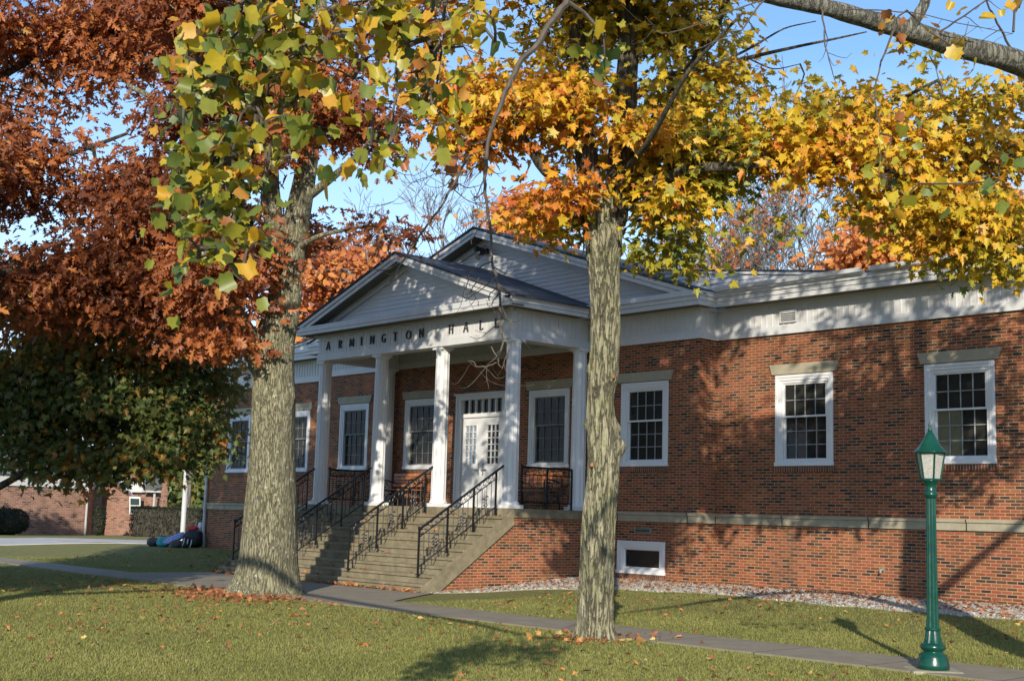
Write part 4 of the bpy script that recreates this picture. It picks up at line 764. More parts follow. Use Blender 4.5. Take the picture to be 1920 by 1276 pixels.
T2 = tulip('tulip_tree', 'tulip tree with large yellow green leaves hanging into the upper left of the view', [(b0, .36), (b0+[0, 0, 1], .3), (b0+[.1, 0, 3.5], .25), (b0+[.1, 0, 7], .17), (b0+[.1, 0, 10], .06)],
    [[(b0+[.1, 0, 4.2], .13), (b0+[3.5, .8, 6.3], .09), (at(350, -420, 7.4), .06), (at(560, -260, 7.3), .045), (at(760, -150, 7.2), .035), (at(950, -120, 7.2), .02)], [(b0+[.1, 0, 5], .1), (b0+[-2, 1.5, 7], .05)], [(b0+[.1, 0, 5.5], .1), (b0+[1.5, -1.5, 7.5], .05)], [(b0+[.1, 0, 6.5], .1), (b0+[1.2, 2.5, 8.5], .07), (b0+[3., 4.6, 9.6], .04)]],
    [tk([(500, -290, 7.3, .02), (520, -100, 7.2, .017), (500, 40, 7.1, .014), (480, 200, 7., .011), (455, 330, 7., .008), (430, 440, 6.9, .005), (400, 500, 6.9, .003)]), tk([(520, -60, 7.2, .012), (420, 30, 7, .008), (370, 120, 7, .005), (345, 200, 6.9, .003)]),
     tk([(520, 0, 7.1, .012), (560, 100, 7.1, .008), (570, 180, 7.1, .004)]), tk([(640, -210, 7.2, .015), (700, -60, 7.2, .012), (740, 60, 7.1, .009), (750, 170, 7.1, .006), (735, 260, 7.1, .004), (720, 330, 7, .003)]), tk([(780, -140, 7.2, .014), (830, 0, 7.2, .010), (810, 120, 7.1, .006), (800, 200, 7.1, .003)]), tk([(480, 200, 7, .006), (500, 300, 7, .005), (470, 420, 7, .004), (455, 500, 6.9, .002)]),
     tk([(560, 40, 7.1, .008), (640, 70, 7.1, .006), (680, 110, 7.1, .003)]), tk([(880, -120, 7.2, .01), (900, 0, 7.2, .006), (890, 60, 7.2, .003)])],
    [B_(u, v, 7.+dz, r*1.08, max(1, int(n*.9)), t, rz=r) for u, v, dz, r, n, t in ((430, 40, 0, .22, 11, .3), (480, 90, 0, .22, 15, .35), (400, 110, 0, .2, 12, .4), (530, 60, .1, .22, 14, .3), (450, 160, 0, .25, 17, .35), (385, 200, 0, .18, 11, .25), (540, 150, .1, .2, 12, .45), (430, 250, 0, .24, 17, .3), (500, 230, 0, .2, 12, .4), (385, 290, 0, .14, 9, .2), (430, 330, 0, .2, 12, .42), (390, 370, 0, .16, 10, .3), (460, 370, 0, .15, 6, .4), (400, 440, 0, .18, 11, .25), (350, 470, 0, .12, 6, .12), (440, 500, -.1, .12, 4, .15), (480, 470, -.1, .1, 3, .2), (340, 190, 0, .08, 3, .25), (335, 330, 0, .08, 3, .2),
       (600, 20, 0, .25, 13, .5), (640, 60, 0, .2, 7, .55), (700, 30, 0, .25, 11, .45), (780, 20, 0, .25, 13, .5), (860, 20, 0, .25, 10, .55), (760, 100, 0, .25, 10, .5), (830, 120, 0, .2, 6, .5), (700, 160, 0, .2, 4, .4), (760, 190, 0, .18, 6, .35), (740, 250, 0, .13, 4, .45), (690, 240, 0, .1, 2, .25), (720, 300, 0, .07, 2, .45), (680, 310, 0, .05, 1, .15), (800, 230, 0, .1, 2, .5), (590, 130, 0, .2, 4, .4), (560, 220, 0, .1, 2, .4), (820, 200, 0, .1, 2, .4), (500, -50, 0, .35, 16, .4), (700, -60, 0, .4, 14, .5), (920, 30, 0, .15, 4, .3))]+
    [(b0+np.array([dx, dy, dz]), (1.5, 1.5, 1.1), n, .4) for dx, dy, dz, n in ((0, 0, 7.5, 150), (1.6, .3, 8, 130), (-1.8, 1, 7.8, 150), (.2, 1., 9.5, 150), (-1, -1.5, 9., 130), (-2, 1.5, 9.5, 110), (-.2, 0, 6, 90), (2.4, 4.4, 9.6, 90), (4.2, 5., 10., 80), (.6, 4.2, 9.6, 100), (-1.4, 3.8, 9.4, 170), (5.6, 4.6, 11., 90), (1.6, 6., 10.6, 100), (-2.6, 4.4, 9.6, 100))], None, 5.)
at = _at
g0 = np.array([4.2, -17.6, gz(4, -17)]); tree('oak_tree', 'rust leaved oak on the lawn outside the left edge, its shade falling across the path', [(g0, .36), (g0+[0, 0, 1.5], .28), (g0+[.1, 0, 4], .2), (g0+[0, 0, 8], .05)], [], [(g0+np.array(d), (2.0, 2.0, 1.3), 210, .4) for d in ((0, 0, 3.6), (1.3, .4, 4.6), (-1.4, -.4, 4.4), (0, .3, 6.2), (-.6, 1.6, 5.), (-1.8, 1.4, 6.4), (1.2, -.8, 6.8))], 'oak', M['leaf_oak'], M['bark_oak'], .19, 12, .35, ph=3.4, gap=-.1, tip=.008, n_tr=14)
# ------------------------------------------------------------------ trees behind the hall
def far_tree(name, label, u, vb, D, height, crown_, kind, mat, size, per, tip, n, cat='tree', group='trees behind the hall', spread=.5, bark='bark_far', r0=.22):
    g0 = ground_at(at(u, 940, D)); tr_ = [(g0, r0), (g0+[0, 0, 1.5], r0*.85), (g0+[.2, 0, height*.5], r0*.6), (g0+[.1, .2, height*.8], r0*.3), (g0+[0, 0, height], r0*.1)]
    return tree(name, label, tr_, [], crown_, kind, mat, M[bark], size, per, spread, ph=u*.01, gap=-.35, group=group, tip=tip, clf=1.2, crown='crown', n_tr=8, tjit=.1, expo=.48)
far_tree('maple_tree', 'orange maple rising behind the left slope of the portico gable', 610, 0, 50, 9.5, [B_(600, 540, 50, 2.0, 190, .35), (at(560, 620, 50), (1.6, 1.6, 1.4), 60, .45), B_(690, 505, 51, 1.5, 110, .3), B_(640, 600, 50, 1.6, 50, .4), B_(620, 480, 52, 1.2, 60, .3)], 'simple', M['leaf_farorange'], .26, 9, .014, 0)
far_tree('maple_tree', 'orange maple rising behind the ridge of the tall gable', 975, 0, 48, 12, [B_(975, 425, 48, 1.1, 80, .3), B_(1010, 400, 48, 1., 80, .35), B_(965, 385, 48, .6, 16, .3), B_(990, 460, 48, 1.3, 60, .3)], 'simple', M['leaf_farorange'], .24, 9, .012, 0)
far_tree('maple_tree', 'bright orange maple behind the right end of the hall roof', 1700, 0, 44, 11, [B_(1680, 470, 44, 1.7, 230, .45), B_(1760, 440, 44, 1.6, 200, .55), B_(1620, 490, 45, 1.3, 120, .3), B_(1690, 410, 45, 1.1, 80, .4), B_(1840, 460, 43, 1.5, 130, .5), B_(1920, 420, 44, 1.6, 120, .5)], 'simple', M['leaf_farorange'], .25, 10, .012, 0)
far_tree('maple_tree', 'amber maple glimpsed between the green maple and the hall corner', 350, 0, 62, 6.5, [B_(375, 780, 62, 1.6, 130, .7), B_(320, 785, 62, 1.2, 80, .6), B_(400, 700, 63, 2., 120, .45), B_(340, 640, 64, 2.4, 120, .3)], 'simple', M['leaf_farorange'], .3, 9, .014, 0, spread=.6)
def bare(label, u, D, h, spread=.5, leafy=0, lean=0., r0=.16):
    g0 = ground_at(at(u, 940, D)); root = thing('bare_tree', label, 'tree', g0, 'trees behind the hall'); br = MB(); tipsL = []
    def go(p, d, L_, r, lv):
        q = p; pts = [p]; 
        for k in range(4): d = d+RNG.normal(size=3)*.07+np.array([0, 0, .05]); d = d/np.linalg.norm(d); q = q+d*L_/4; pts.append(q)
        br.tube(pts, np.maximum(np.linspace(r, r*.62, 5), .012), 5 if lv < 3 else 3, cap=False)
        if lv > 3: tipsL.append(q)
        if lv >= 7: return
        for k in range(2 if lv < 5 else 3):
            a = pts[-1] if k == 0 else pts[int(RNG.integers(2, 5))]; nd = d+RNG.normal(size=3)*spread*(.7 if k == 0 else 1.1); nd[2] = abs(nd[2])*.6+.35; nd /= np.linalg.norm(nd); go(a, nd, L_*(.80 if k == 0 else .72), r*.62, lv+1)
        if lv in (1, 2, 3): a = pts[2]; nd = d+RNG.normal(size=3)*spread*1.4; nd[2] = abs(nd[2])*.5+.25; nd /= np.linalg.norm(nd); go(a, nd, L_*.66, r*.45, lv+1)
    tp = [g0, g0+[0, 0, h*.2], g0+[lean*.1, 0, h*.34]]; MB().tube(tp, [r0*1.15, r0, r0*.9], 10).build('trunk', M['bark_far'], root, smooth=True)
    go(np.array(tp[-1]), np.array([lean*.1, 0, 1.]), h*.21, r0*.88, 0); br.build('branches', M['bark_far'], root)
    if leafy:
        P = np.array(tipsL); P = P[RNG.random(len(P)) < leafy]; n = len(P); leaf_mesh('crown', M['leaf_farorange'], root, P+RNG.normal(size=(n, 3))*.1, frames(RNG.normal(size=(n, 3))-np.array(trav), RNG.normal(size=(n, 3))), .15+RNG.random(n)*.12, RNG.random(n)*.35, 'simple')
bare('leafless tree behind the hall between the two gable peaks', 830, 55, 15.5)
bare('small leafless tree left of the one between the gable peaks', 755, 58, 15, .55)
bare('tall pale leafless tree above the white wing roof', 1390, 50, 16.5, .5, 0, 0, .19)
bare('leafless tree close to the maple trunk behind the wing roof', 1300, 54, 15, .5)
bare('thin tree with a few red leaves left of the bright orange maple', 1530, 47, 14, .5, .25)
bare('leafless twiggy tree right of the tall pale one', 1460, 53, 15, .55)
bare('leafless tree behind the wing roof, half hidden by yellow maple leaves', 1590, 52, 14.5)
bare('slim leafless tree between the pale one and the reddish one', 1425, 56, 16)
bare('leafless tree whose twigs rise behind the portico gable', 700, 60, 15)
bare('sparse reddish tree low above the wing roof', 1345, 44, 11, .6, .5)
far_tree('maple_tree', 'dark green tree behind the hedge beside the white post', 330, 0, 75, 6, [B_(330, 900, 75, 2., 140, .4), B_(370, 870, 75, 2., 140, .5), B_(300, 880, 76, 1.6, 100, .35), B_(380, 930, 74, 1.5, 110, .35)], 'simple', M['leaf_shade'], .36, 9, .014, 0, spread=.6, bark='bark_dark')
g0 = np.array([-28., -6., gz(-28, -6)]); tree('maple_tree', 'green maple standing on the lawn of the low brick house, beyond the left edge', [(g0, .3), (g0+[0, 0, 1.5], .24), (g0+[.1, 0, 4], .16), (g0+[0, 0, 7], .05)], [], [(g0+np.array(d), (1.8, 1.8, 1.3), 150, .4) for d in ((0, 0, 3.6), (1.2, .6, 4.8), (-1.2, -.4, 4.6), (0, 0, 6.2), (.6, 1.6, 3.8), (-.8, 1.4, 5.4))], 'simple', M['leaf_shade'], M['bark_dark'], .22, 9, .4, ph=2.9, gap=-.3, tip=.01, n_tr=10)
# ------------------------------------------------------------------ buildings on the left
def wallbox(mb, p, q, z0, z1, th=.25):
    p = np.array(p[:2]); q = np.array(q[:2]); d = (q-p)/np.linalg.norm(q-p); n = np.array([-d[1], d[0]])*th
    pts = [(*p, z0), (*q, z0), (*(q+n), z0), (*(p+n), z0)]; mb.prism(pts, (0, 0, z1-z0))
a0, a1, a2, a3 = at(-260, 1000, 58), at(158, 1000, 66), at(186, 1000, 71), at(245, 1000, 68)
zb = -2.2; ze = at(155, 915, 66)[2]; zt = ze+.58
hs = thing('low_brick_house', 'long low brick house with white fascia at the far left', 'building', ((a0+a1)/2*[1, 1, 0]+[0, 0, zb]))
mb = MB(); wallbox(mb, a0, a1, zb, ze); wallbox(mb, a1, a2, zb, ze); mb.build('wall', M['brick_far'], hs)
mb = MB(); dd = (a1-a0)/np.linalg.norm(a1-a0); nn = np.array([dd[1], -dd[0], 0])
wallbox(mb, a0+nn*.08, a1+nn*.08+dd*.1, ze, zt, .3); wallbox(mb, a1+nn*.02, a2, ze, zt, .3); mb.build('fascia', M['trim'], hs)
MB().add([tuple(a0[:2]+nn[:2]*.3)+(zt+.002,), tuple(a1[:2]+nn[:2]*.3+dd[:2]*.3)+(zt+.002,), tuple(a1[:2]-nn[:2]*4)+(zt+2.0,), tuple(a0[:2]-nn[:2]*4)+(zt+2.,)], [(0, 1, 2, 3)]).build('roof', M['shingle_far'], hs)
MB().tube([a1*[1, 1, 0]+[0, 0, zb]+nn*.06, a1*[1, 1, 0]+[0, 0, zt]+nn*.06], .05, 6).build('downspout', M['pipe'], hs)
c0, c1, c2 = at(186, 1000, 68.5), at(243, 1000, 67.5), at(294, 1000, 66.5)
h2 = thing('gabled_house', 'small brick house with white clapboard gable and one window behind the hedge', 'building', c1*[1, 1, 0]+[0, 0, zb])
Z = lambda u, v, D: at(u, v, D)[2]
mb = MB(); wallbox(mb, c0, c1, zb, Z(243, 935, 67.5), .3); e = (c1-c0)/np.linalg.norm(c1-c0)
mb.prism([(c0[0], c0[1], Z(186, 935, 68.5)), (c1[0], c1[1], Z(243, 935, 67.5)), (at(215, 900, 68)[0], at(215, 900, 68)[1], Z(215, 900, 68)), (c0[0], c0[1], Z(186, 900, 68.5))], (-.1, .25, 0))
wallbox(mb, c1, c2, zb, Z(243, 922, 67.5), .3); mb.build('wall', M['brick_far'], h2)
mb = MB(); zz0 = Z(243, 922, 67.5)
P_ = [at(222, 880, 67.8), at(243, 922, 67.5), at(268, 922, 67), at(268, 885, 67), at(250, 850, 67.3)]
mb.prism([tuple(p) for p in P_], (-.1, .2, 0))
mb.build('clapboard_gable', M['siding'], h2)
mb = MB(); mb.prism([tuple(at(u, v, d)) for u, v, d in ((268, 917, 66.8), (306, 919, 66), (298, 893, 69), (270, 885, 69.5))], (0, 0, .08)); mb.prism([tuple(at(u, v, d)) for u, v, d in ((186, 898, 68.2), (222, 878, 68), (240, 850, 72), (186, 850, 74))], (0, 0, .08)); mb.build('roof', M['shingle_far'], h2)
mb = MB(); mb.prism([tuple(at(u, v, d)) for u, v, d in ((266, 918, 66.7), (307, 920, 65.9), (307, 923, 65.9), (266, 922, 66.7))], (-.05, .15, 0)); mb.tube([at(290, 925, 66.2), at(288, 955, 66.2)], .06, 6); mb.build('gutter', M['pipe'], h2)
def fwin(u0, v0, u1, v1, D, D1):
    A_, B2, C_, D_ = at(u0, v0, D), at(u1, v0+1, D1), at(u1, v1, D1), at(u0, v1, D)
    ctr = (A_+B2+C_+D_)/4; i = [c+(ctr-c)*.2 for c in (A_, B2, C_, D_)]; ins = CF*-.06
    mb = MB()
    for k in range(4): a, b2, c, d = (A_, B2, C_, D_)[k], (A_, B2, C_, D_)[(k+1) % 4], i[(k+1) % 4], i[k]; mb.prism([tuple(p+ins) for p in (a, b2, c, d)], tuple(CF*.1))
    m2 = (i[0]+i[3])/2, (i[1]+i[2])/2; mb.tube([m2[0]+ins, m2[1]+ins], .03, 4)
    f_ = mb.build('window', M['white'], h2); MB().add([tuple(p+ins*.4) for p in i], [(3, 2, 1, 0)]).build('pane', M['dark_glass'], f_)
m, t, b = nodes('dusk_glass'); b.inputs['Base Color'].default_value = (.04, .07, .07, 1); setin(b, Roughness=.08); M['dark_glass'] = m
fwin(243, 930, 264, 964, 67.2, 66.8)
ch = MB(); p0 = at(306, 960, 64); ch.box(p0[0]-.12, p0[0]+.12, p0[1]-.12, p0[1]+.12, zb, Z(306, 889, 64)); ch.box(p0[0]-.16, p0[0]+.16, p0[1]-.16, p0[1]+.16, Z(306, 889, 64), Z(306, 886, 64))
tag(ch.build('brick_post', M['brick_far'], bevel=.01), 'tall slim orange brick post beside the gabled house', 'post')
p0 = ground_at(at(342, 1005, 50)); wp = thing('white_post', 'tall round white post rising beside the pile of bags', 'post', p0)
q = MB(); q.lathe(p0, [(.10, 0), (.095, .2), (.09, 2.6)], 20); q.build('shaft', M['pipe'], wp, smooth=True); q = MB(); q.lathe(p0, [(.16, 0), (.16, .05), (.13, .09)], 20); q.build('base_ring', M['white'], wp); q = MB(); q.lathe(p0, [(.105, 2.6), (.16, 2.66), (.17, 2.72), (.02, 2.78)], 20); q.build('cap', M['white'], wp)
# shrubs and hedge
def shrub(name, label, c, r, h, n, mat='leaf_hedge', box=False, cat='shrub', size=.09, yaw=0):
    c = np.array(c); root = thing(name, label, cat, c); core = MB(); rx, ry = r if hasattr(r, '__len__') else (r, r)
    u = RNG.normal(size=(n, 3)); 
    if box:
        u = RNG.random((n, 3))*2-1; k = RNG.integers(0, 3, n); s = np.sign(RNG.normal(size=n)); u[np.arange(n), k] = s*(1-RNG.random(n)*.12)
    else: u /= np.linalg.norm(u, axis=1, keepdims=True); u = np.sign(u)*np.abs(u)**.8; u *= 1-.15*RNG.random((n, 1))
    L_ = u*np.array([rx, ry, h/2]); L_ *= (1+.05*clump(L_, 3, 1))[:, None]; ca, sa = math.cos(yaw), math.sin(yaw); pos = np.c_[L_[:, 0]*ca-L_[:, 1]*sa, L_[:, 0]*sa+L_[:, 1]*ca, L_[:, 2]]+c+np.array([0, 0, h/2])
    nrm = u+RNG.normal(size=(n, 3))*.5; leaf_mesh('foliage', M[mat], root, pos, frames(nrm, RNG.normal(size=(n, 3))), size*(.6+RNG.random(n)*.8), .45+.25*clump(pos, 2, 2)+RNG.normal(size=n)*.15, 'simple')
    if box: core.box(-rx*.9, rx*.9, -ry*.9, ry*.9, 0, h*.92); core.v = [(x*ca-y*sa+c[0], x*sa+y*ca+c[1], z+c[2]) for x, y, z in core.v]
    else: core.lathe(c, [(rx*.3, 0), (rx*.8, h*.15), (rx*.88, h*.45), (rx*.7, h*.75), (rx*.2, h*.93)], 14)
    core.build('stems', M['bark_dark'], root); return root
shrub('round_shrub', 'dark rounded shrub against the low brick house at the left edge', ground_at(at(8, 1003, 56)), .95, 1.15, 2600)
shrub('columnar_shrub', 'narrow upright dark shrub in the corner of the low brick house', ground_at(at(184, 1003, 64)), .3, 1.5, 1200)
hyaw = math.atan2(*(at(390, 1000, 60)-at(255, 1000, 62))[[1, 0]])
shrub('clipped_hedge', 'long clipped dark hedge in front of the gabled house', ground_at((at(255, 1000, 61)+at(392, 1000, 60))/2), (2.1, .6), 1.35, 6500, box=True, cat='hedge', yaw=hyaw)
shrub('clipped_hedge', 'taller green hedge running behind the white post to the hall corner', ground_at(at(372, 1000, 66)), (1.8, .6), 1.6, 4500, mat='leaf_shade', box=True, cat='hedge', yaw=hyaw, size=.12)
# ------------------------------------------------------------------ bags by the corner
M['bag_black'] = plain('black_nylon', (.012, .012, .016), .6); M['bag_grey'] = plain('charcoal_nylon', (.045, .04, .05), .7); M['bag_teal'] = plain('teal_nylon', (.02, .30, .32), .6); M['bag_blue'] = plain('lilac_blue_nylon', (.28, .33, .62), .6)
M['bag_brown'] = plain('brown_canvas', (.08, .055, .045), .8); M['bag_red'] = plain('red_nylon', (.55, .03, .04), .6); M['bag_white'] = plain('white_nylon', (.72, .70, .72), .6)
def bag(label, u, v, D, sx, sy, sz, mat, pocket, tilt=0, lift=0, yaw=0, roll=0, striped=False, soft=1.):
    c = ground_at(at(u, v, D)); c[2] += lift; root = thing('backpack' if not soft > 1 else 'duffel_bag', label, 'bag', c, 'bags dropped by the hall corner')
    Rm = Matrix.Rotation(YAW+yaw, 3, 'Z') @ Matrix.Rotation(tilt, 3, 'X') @ Matrix.Rotation(roll, 3, 'Y')
    def put(mb, name, m, par):
        mb.v = [tuple(np.array(Rm @ Vector(p))+c) for p in mb.v]; return mb.build(name, m, par, smooth=True)
    def lump(ax, ay, az, cx, cy, cz, e=.62, seed=0):
        mb = MB(); n, mm = 20, 12; vs = []
        for i in range(mm+1):
            ph = -math.pi/2+math.pi*i/mm
            for k in range(n):
                th = 2*math.pi*k/n; sp = lambda x: math.copysign(abs(x)**e, x); w_ = 1+.05*math.sin(th*3+ph*4+seed)+.03*math.sin(th*7+seed*2)
                vs.append((cx+ax*sp(math.cos(ph))*sp(math.cos(th))*w_, cy+ay*sp(math.cos(ph))*sp(math.sin(th))*w_, cz+az*sp(math.sin(ph))*w_))
        return mb.add(vs, [(i*n+k, i*n+(k+1) % n, (i+1)*n+(k+1) % n, (i+1)*n+k) for i in range(mm) for k in range(n)])
    bd = put(lump(sx/2, sy/2, sz/2, 0, 0, sz/2, .62, u), 'bag_body', M[mat], root)
    put(lump(sx*.36, sy*.16, sz*.24, 0, -sy*.47, sz*.32, .6, u+1), 'front_pocket', M[pocket], root)
    st = MB()
    for s in (-1, 1): st.tube([(s*sx*.22, sy*.4, sz*.95), (s*sx*.3, sy*.62, sz*.7), (s*sx*.32, sy*.6, sz*.3), (s*sx*.25, sy*.42, sz*.08)], .014, 5)
    st.tube([(-.05, 0, sz*.98), (-.03, 0, sz*1.06), (.03, 0, sz*1.06), (.05, 0, sz*.98)], .01, 5); put(st, 'strap', M['bag_black'], root)
    if striped:
        for k in range(3): z = MB(); z.tube([(-sx*.3+k*.11, -sy*.53, sz*.15), (-sx*.26+k*.11, -sy*.56, sz*.5), (-sx*.3+k*.11, -sy*.45, sz*.85)], .018, 5); put(z, 'white_stripe', M['bag_white'], root)
bag('charcoal bag, leftmost of the pile by the hall corner', 287, 1018, 41.5, .36, .3, .27, 'bag_grey', 'bag_black')
bag('teal bag second from the left in the pile', 306, 1018, 41.2, .40, .3, .30, 'bag_teal', 'bag_teal', 0, 0, .2)
bag('long lilac blue bag slumped across the middle of the pile', 330, 1014, 41, .72, .26, .22, 'bag_blue', 'bag_blue', 0, .16, .1, -.45, soft=2)
bag('brown bag lying under the lilac blue bag', 331, 1020, 40.6, .36, .3, .22, 'bag_brown', 'bag_grey')
bag('black backpack with white stripes at the front of the pile', 346, 1021, 40.3, .26, .22, .34, 'bag_black', 'bag_black', 0, 0, .3, .2, striped=True)
bag('big black bag, largest of the pile, next to the downpipe', 362, 1020, 41, .58, .42, .52, 'bag_black', 'bag_black')
bag('red bag lying on top of the big black bag', 360, 1019, 41.2, .34, .24, .14, 'bag_red', 'bag_red', 0, .52)
bag('white bag topmost of the pile against the brick corner', 374, 1019, 41.4, .15, .2, .32, 'bag_white', 'bag_white', 0, .46)
# ------------------------------------------------------------------ porch benches
def bench(label, x, y=-.52, w_=1.25):
    c = np.array([x, y, 0.]); root = thing('park_bench', label, 'bench', c, 'benches on the porch')
    for i in range(4): mb = MB(); mb.box(x-w_/2, x+w_/2, y-.2+i*.095, y-.12+i*.095, .40, .425); mb.build('seat_slat', M['wood'], root, bevel=.004)
    for i in range(4): mb = MB(); z = .50+i*.085; mb.prism([(x-w_/2, y+.2+i*.012, z), (x-w_/2, y+.222+i*.012, z), (x-w_/2, y+.235+i*.012, z+.065), (x-w_/2, y+.213+i*.012, z+.065)], (w_, 0, 0)); mb.build('backrest_slat', M['wood'], root)
    for s in (-1, 1):
        X = x+s*(w_/2-.05); mb = MB(); ex, ez = np.array([0, 1., 0]), np.array([0, 0, 1.])
        mb.tube([(X, y-.22, 0), (X, y-.2, .2), (X, y-.21, .4), (X, y-.23, .6), (X, y-.15, .66), (X, y+.1, .62), (X, y+.24, .6)], .018, 6); mb.tube([(X, y+.26, 0), (X, y+.2, .25), (X, y+.2, .42), (X, y+.25, .7), (X, y+.27, .86)], .018, 6); mb.tube([(X, y-.2, .39), (X, y+.2, .39)], .016, 6)
        scroll(mb, (X, y-.08, .52), ex, ez, .085, .014); scroll(mb, (X, y+.1, .22), -ex, ez, .11, .014); scroll(mb, (X, y-.1, .24), ex, -ez, .08, .012); mb.build('end_frame', M['iron'], root)
bench('orange slatted bench with black iron ends behind the right porch railing', 2.42); bench('orange slatted bench with black iron ends behind the left columns, mostly in shade', -2.35)
# ------------------------------------------------------------------ lamp
lb = np.array([16.13, -7.5, gz(16.13, -7.5)+.03]); lamp = thing('street_lamp', 'glossy dark green fluted lamp post with a six sided lantern on the lawn', 'street lamp', lb-[0, 0, .05])
q = MB(); q.box(lb[0]-.27, lb[0]+.27, lb[1]-.27, lb[1]+.27, lb[2]-.1, lb[2]+.0); q.v = [(lb[0]+(x-lb[0])*math.cos(.75)-(y-lb[1])*math.sin(.75), lb[1]+(x-lb[0])*math.sin(.75)+(y-lb[1])*math.cos(.75), z) for x, y, z in q.v]; q.build('footing', M['footing'], lamp, bevel=.03)
q = MB(); q.lathe(lb, [(.165, 0), (.165, .05), (.160, .065), (.158, .10), (.145, .125), (.142, .15), (.10, .175), (.098, .185), (.125, .205), (.132, .225), (.125, .25), (.10, .27)], 48, None); q.build('base', M['green'], lamp, smooth=True, bevel=0)
fl2 = lambda a: (lambda i, th: 1-a*abs(math.sin(th*6)))
q = MB(); q.lathe(lb, [(.10, .27), (.088, .30), (.078, .36), (.070, .40)], 96, fl2(.10)); q.lathe(lb, [(.08, .40), (.083, .41), (.083, .425), (.072, .435)], 32); q.lathe(lb, [(.066, .435), (.060, .6), (.049, 1.78)], 96, fl2(.14)); q.build('shaft', M['green'], lamp)
q = MB(); q.lathe(lb, [(.05, 1.78), (.056, 1.79), (.073, 1.81), (.073, 1.835), (.058, 1.85), (.057, 1.90), (.062, 1.93), (.09, 1.96), (.10, 1.97)], 32); q.build('collar', M['green'], lamp, smooth=True)
hexr = YAW+math.pi/6+math.pi/2*0
q = MB(); q.lathe(lb, [(.10, 1.965), (.112, 1.975), (.108, 1.99), (.09, 1.991)], 6, rot=hexr)
for k in range(6):
    th = hexr+k*math.pi/3; a = lb+[.104*math.cos(th), .104*math.sin(th), 1.985]; b2 = lb+[.150*math.cos(th), .150*math.sin(th), 2.262]; q.tube([a, b2], .0105, 6)
q.lathe(lb, [(.155, 2.255), (.16, 2.265), (.16, 2.275)], 6, rot=hexr); q.build('lantern_frame', M['green'], lamp)
for k in range(6):
    t0, t1 = hexr+k*math.pi/3, hexr+(k+1)*math.pi/3; P = [lb+[r*math.cos(t), r*math.sin(t), z] for r, t, z in ((.101, t0, 1.99), (.101, t1, 1.99), (.147, t1, 2.258), (.147, t0, 2.258))]
    MB().add([tuple(p) for p in P], [(0, 1, 2, 3)]).build('lantern_pane', M['frost'], lamp)
q = MB(); q.lathe(lb, [(.03, 1.99), (.045, 2.02), (.05, 2.12), (.03, 2.2), (.01, 2.22)], 16); q.build('bulb', M['white'], lamp, smooth=True)
q = MB(); pr = [(.188, 2.262), (.186, 2.272), (.150, 2.300), (.115, 2.345), (.080, 2.400), (.052, 2.45), (.030, 2.485), (.022, 2.50)]
q.lathe(lb, pr, 36, lambda i, th: (1+.035*abs(math.sin(th*6)) if i < 2 else 1)*(1-.05*abs(math.sin((th-hexr)*3)))); q.build('lantern_roof', M['green'], lamp, smooth=True)
q = MB(); q.lathe(lb, [(.022, 2.498), (.026, 2.51), (.014, 2.525), (.012, 2.545), (.017, 2.56), (.006, 2.585), (.001, 2.61)], 14); q.build('finial', M['green'], lamp, smooth=True)
# ------------------------------------------------------------------ ground scatter
def fill_ground(n, x0, x1, y0, y1, dens_=None):
    x = RNG.random(n)*(x1-x0)+x0; y = RNG.random(n)*(y1-y0)+y0; d = np.stack([x, y, np.full(n, -1.7)], 1)-CAM
    z = d@CF; u = 960+F*(d@CR)/z; v = 638-F*(d@CU)/z; k = (z > 5) & (u > -250) & (u < 2170) & (v < 1420)
    if dens_: k &= RNG.random(n) < np.clip((dens_/np.maximum(z, 1))**1.6, 0, 1)
    k &= ~((y > -7.82) & (y < -6.58)) & ~((x > -3.95) & (x < 5.7) & (y > -6.7) & (y < .2)) & ~((x > 3.8) & (y > np.interp(x, [3.84, 4., 4.75, 6.26, 8.17, 10.9, 14.1, 22], [-4.6, -4.25, -2.65, -1.85, -1.42, -1.68, -1.65, -1.7])+.05*np.sin(x*5.1)+.04*np.sin(x*11.3))) & ~((y > .3) & (x > -14)) & ~((y > -.1) & (abs(x) < 6.7)) & ~((x > -3.95) & (x < 3.9) & (y > -4.8))
    x, y = x[k], y[k]; return np.stack([x, y, [gz(a, b3) for a, b3 in zip(x, y)]], 1)
G = fill_ground(1500000, -13, 19, -17.5, .4, 12.)
print('blades', len(G)); n = len(G)
nr = RNG.normal(size=(n, 3)); nr[:, 2] *= .3; dv = RNG.normal(size=(n, 3))*.45+np.array([0, 0, 1.])
tag(leaf_mesh('grass', M['grassblade'], None, G-[0, 0, .004], frames(nr, dv), .026+RNG.random(n)*.022, .45+.22*clump(G*3, .8, 1)+RNG.normal(size=n)*.22, 'blade', wid=.22), 'short mown grass of the front lawn', 'grass', kind='stuff')
def flat_leaves(P, size, tone, name, label, lift=.02, kinds='maple', tilt=.35):
    n = len(P); nrm = np.array([0, 0, 1.])+RNG.normal(size=(n, 3))*tilt; nrm[:, 2] = np.abs(nrm[:, 2])
    return tag(leaf_mesh(name, M['leaf_fallen'], None, P+np.array([0, 0, lift])+RNG.random((n, 1))*np.array([0, 0, .015]), frames(nrm, RNG.normal(size=(n, 3))), size*(.55+RNG.random(n)*.7), tone, kinds), label, 'fallen leaves', kind='stuff')
P = fill_ground(5200, -13, 19, -17.5, .4); P = P[clump(P, .8, 2)+RNG.normal(size=len(P))*.25 > -.12]; flat_leaves(P, .078, RNG.random(len(P))*.95, 'fallen_leaves', 'brown and orange leaves scattered across the lawn')
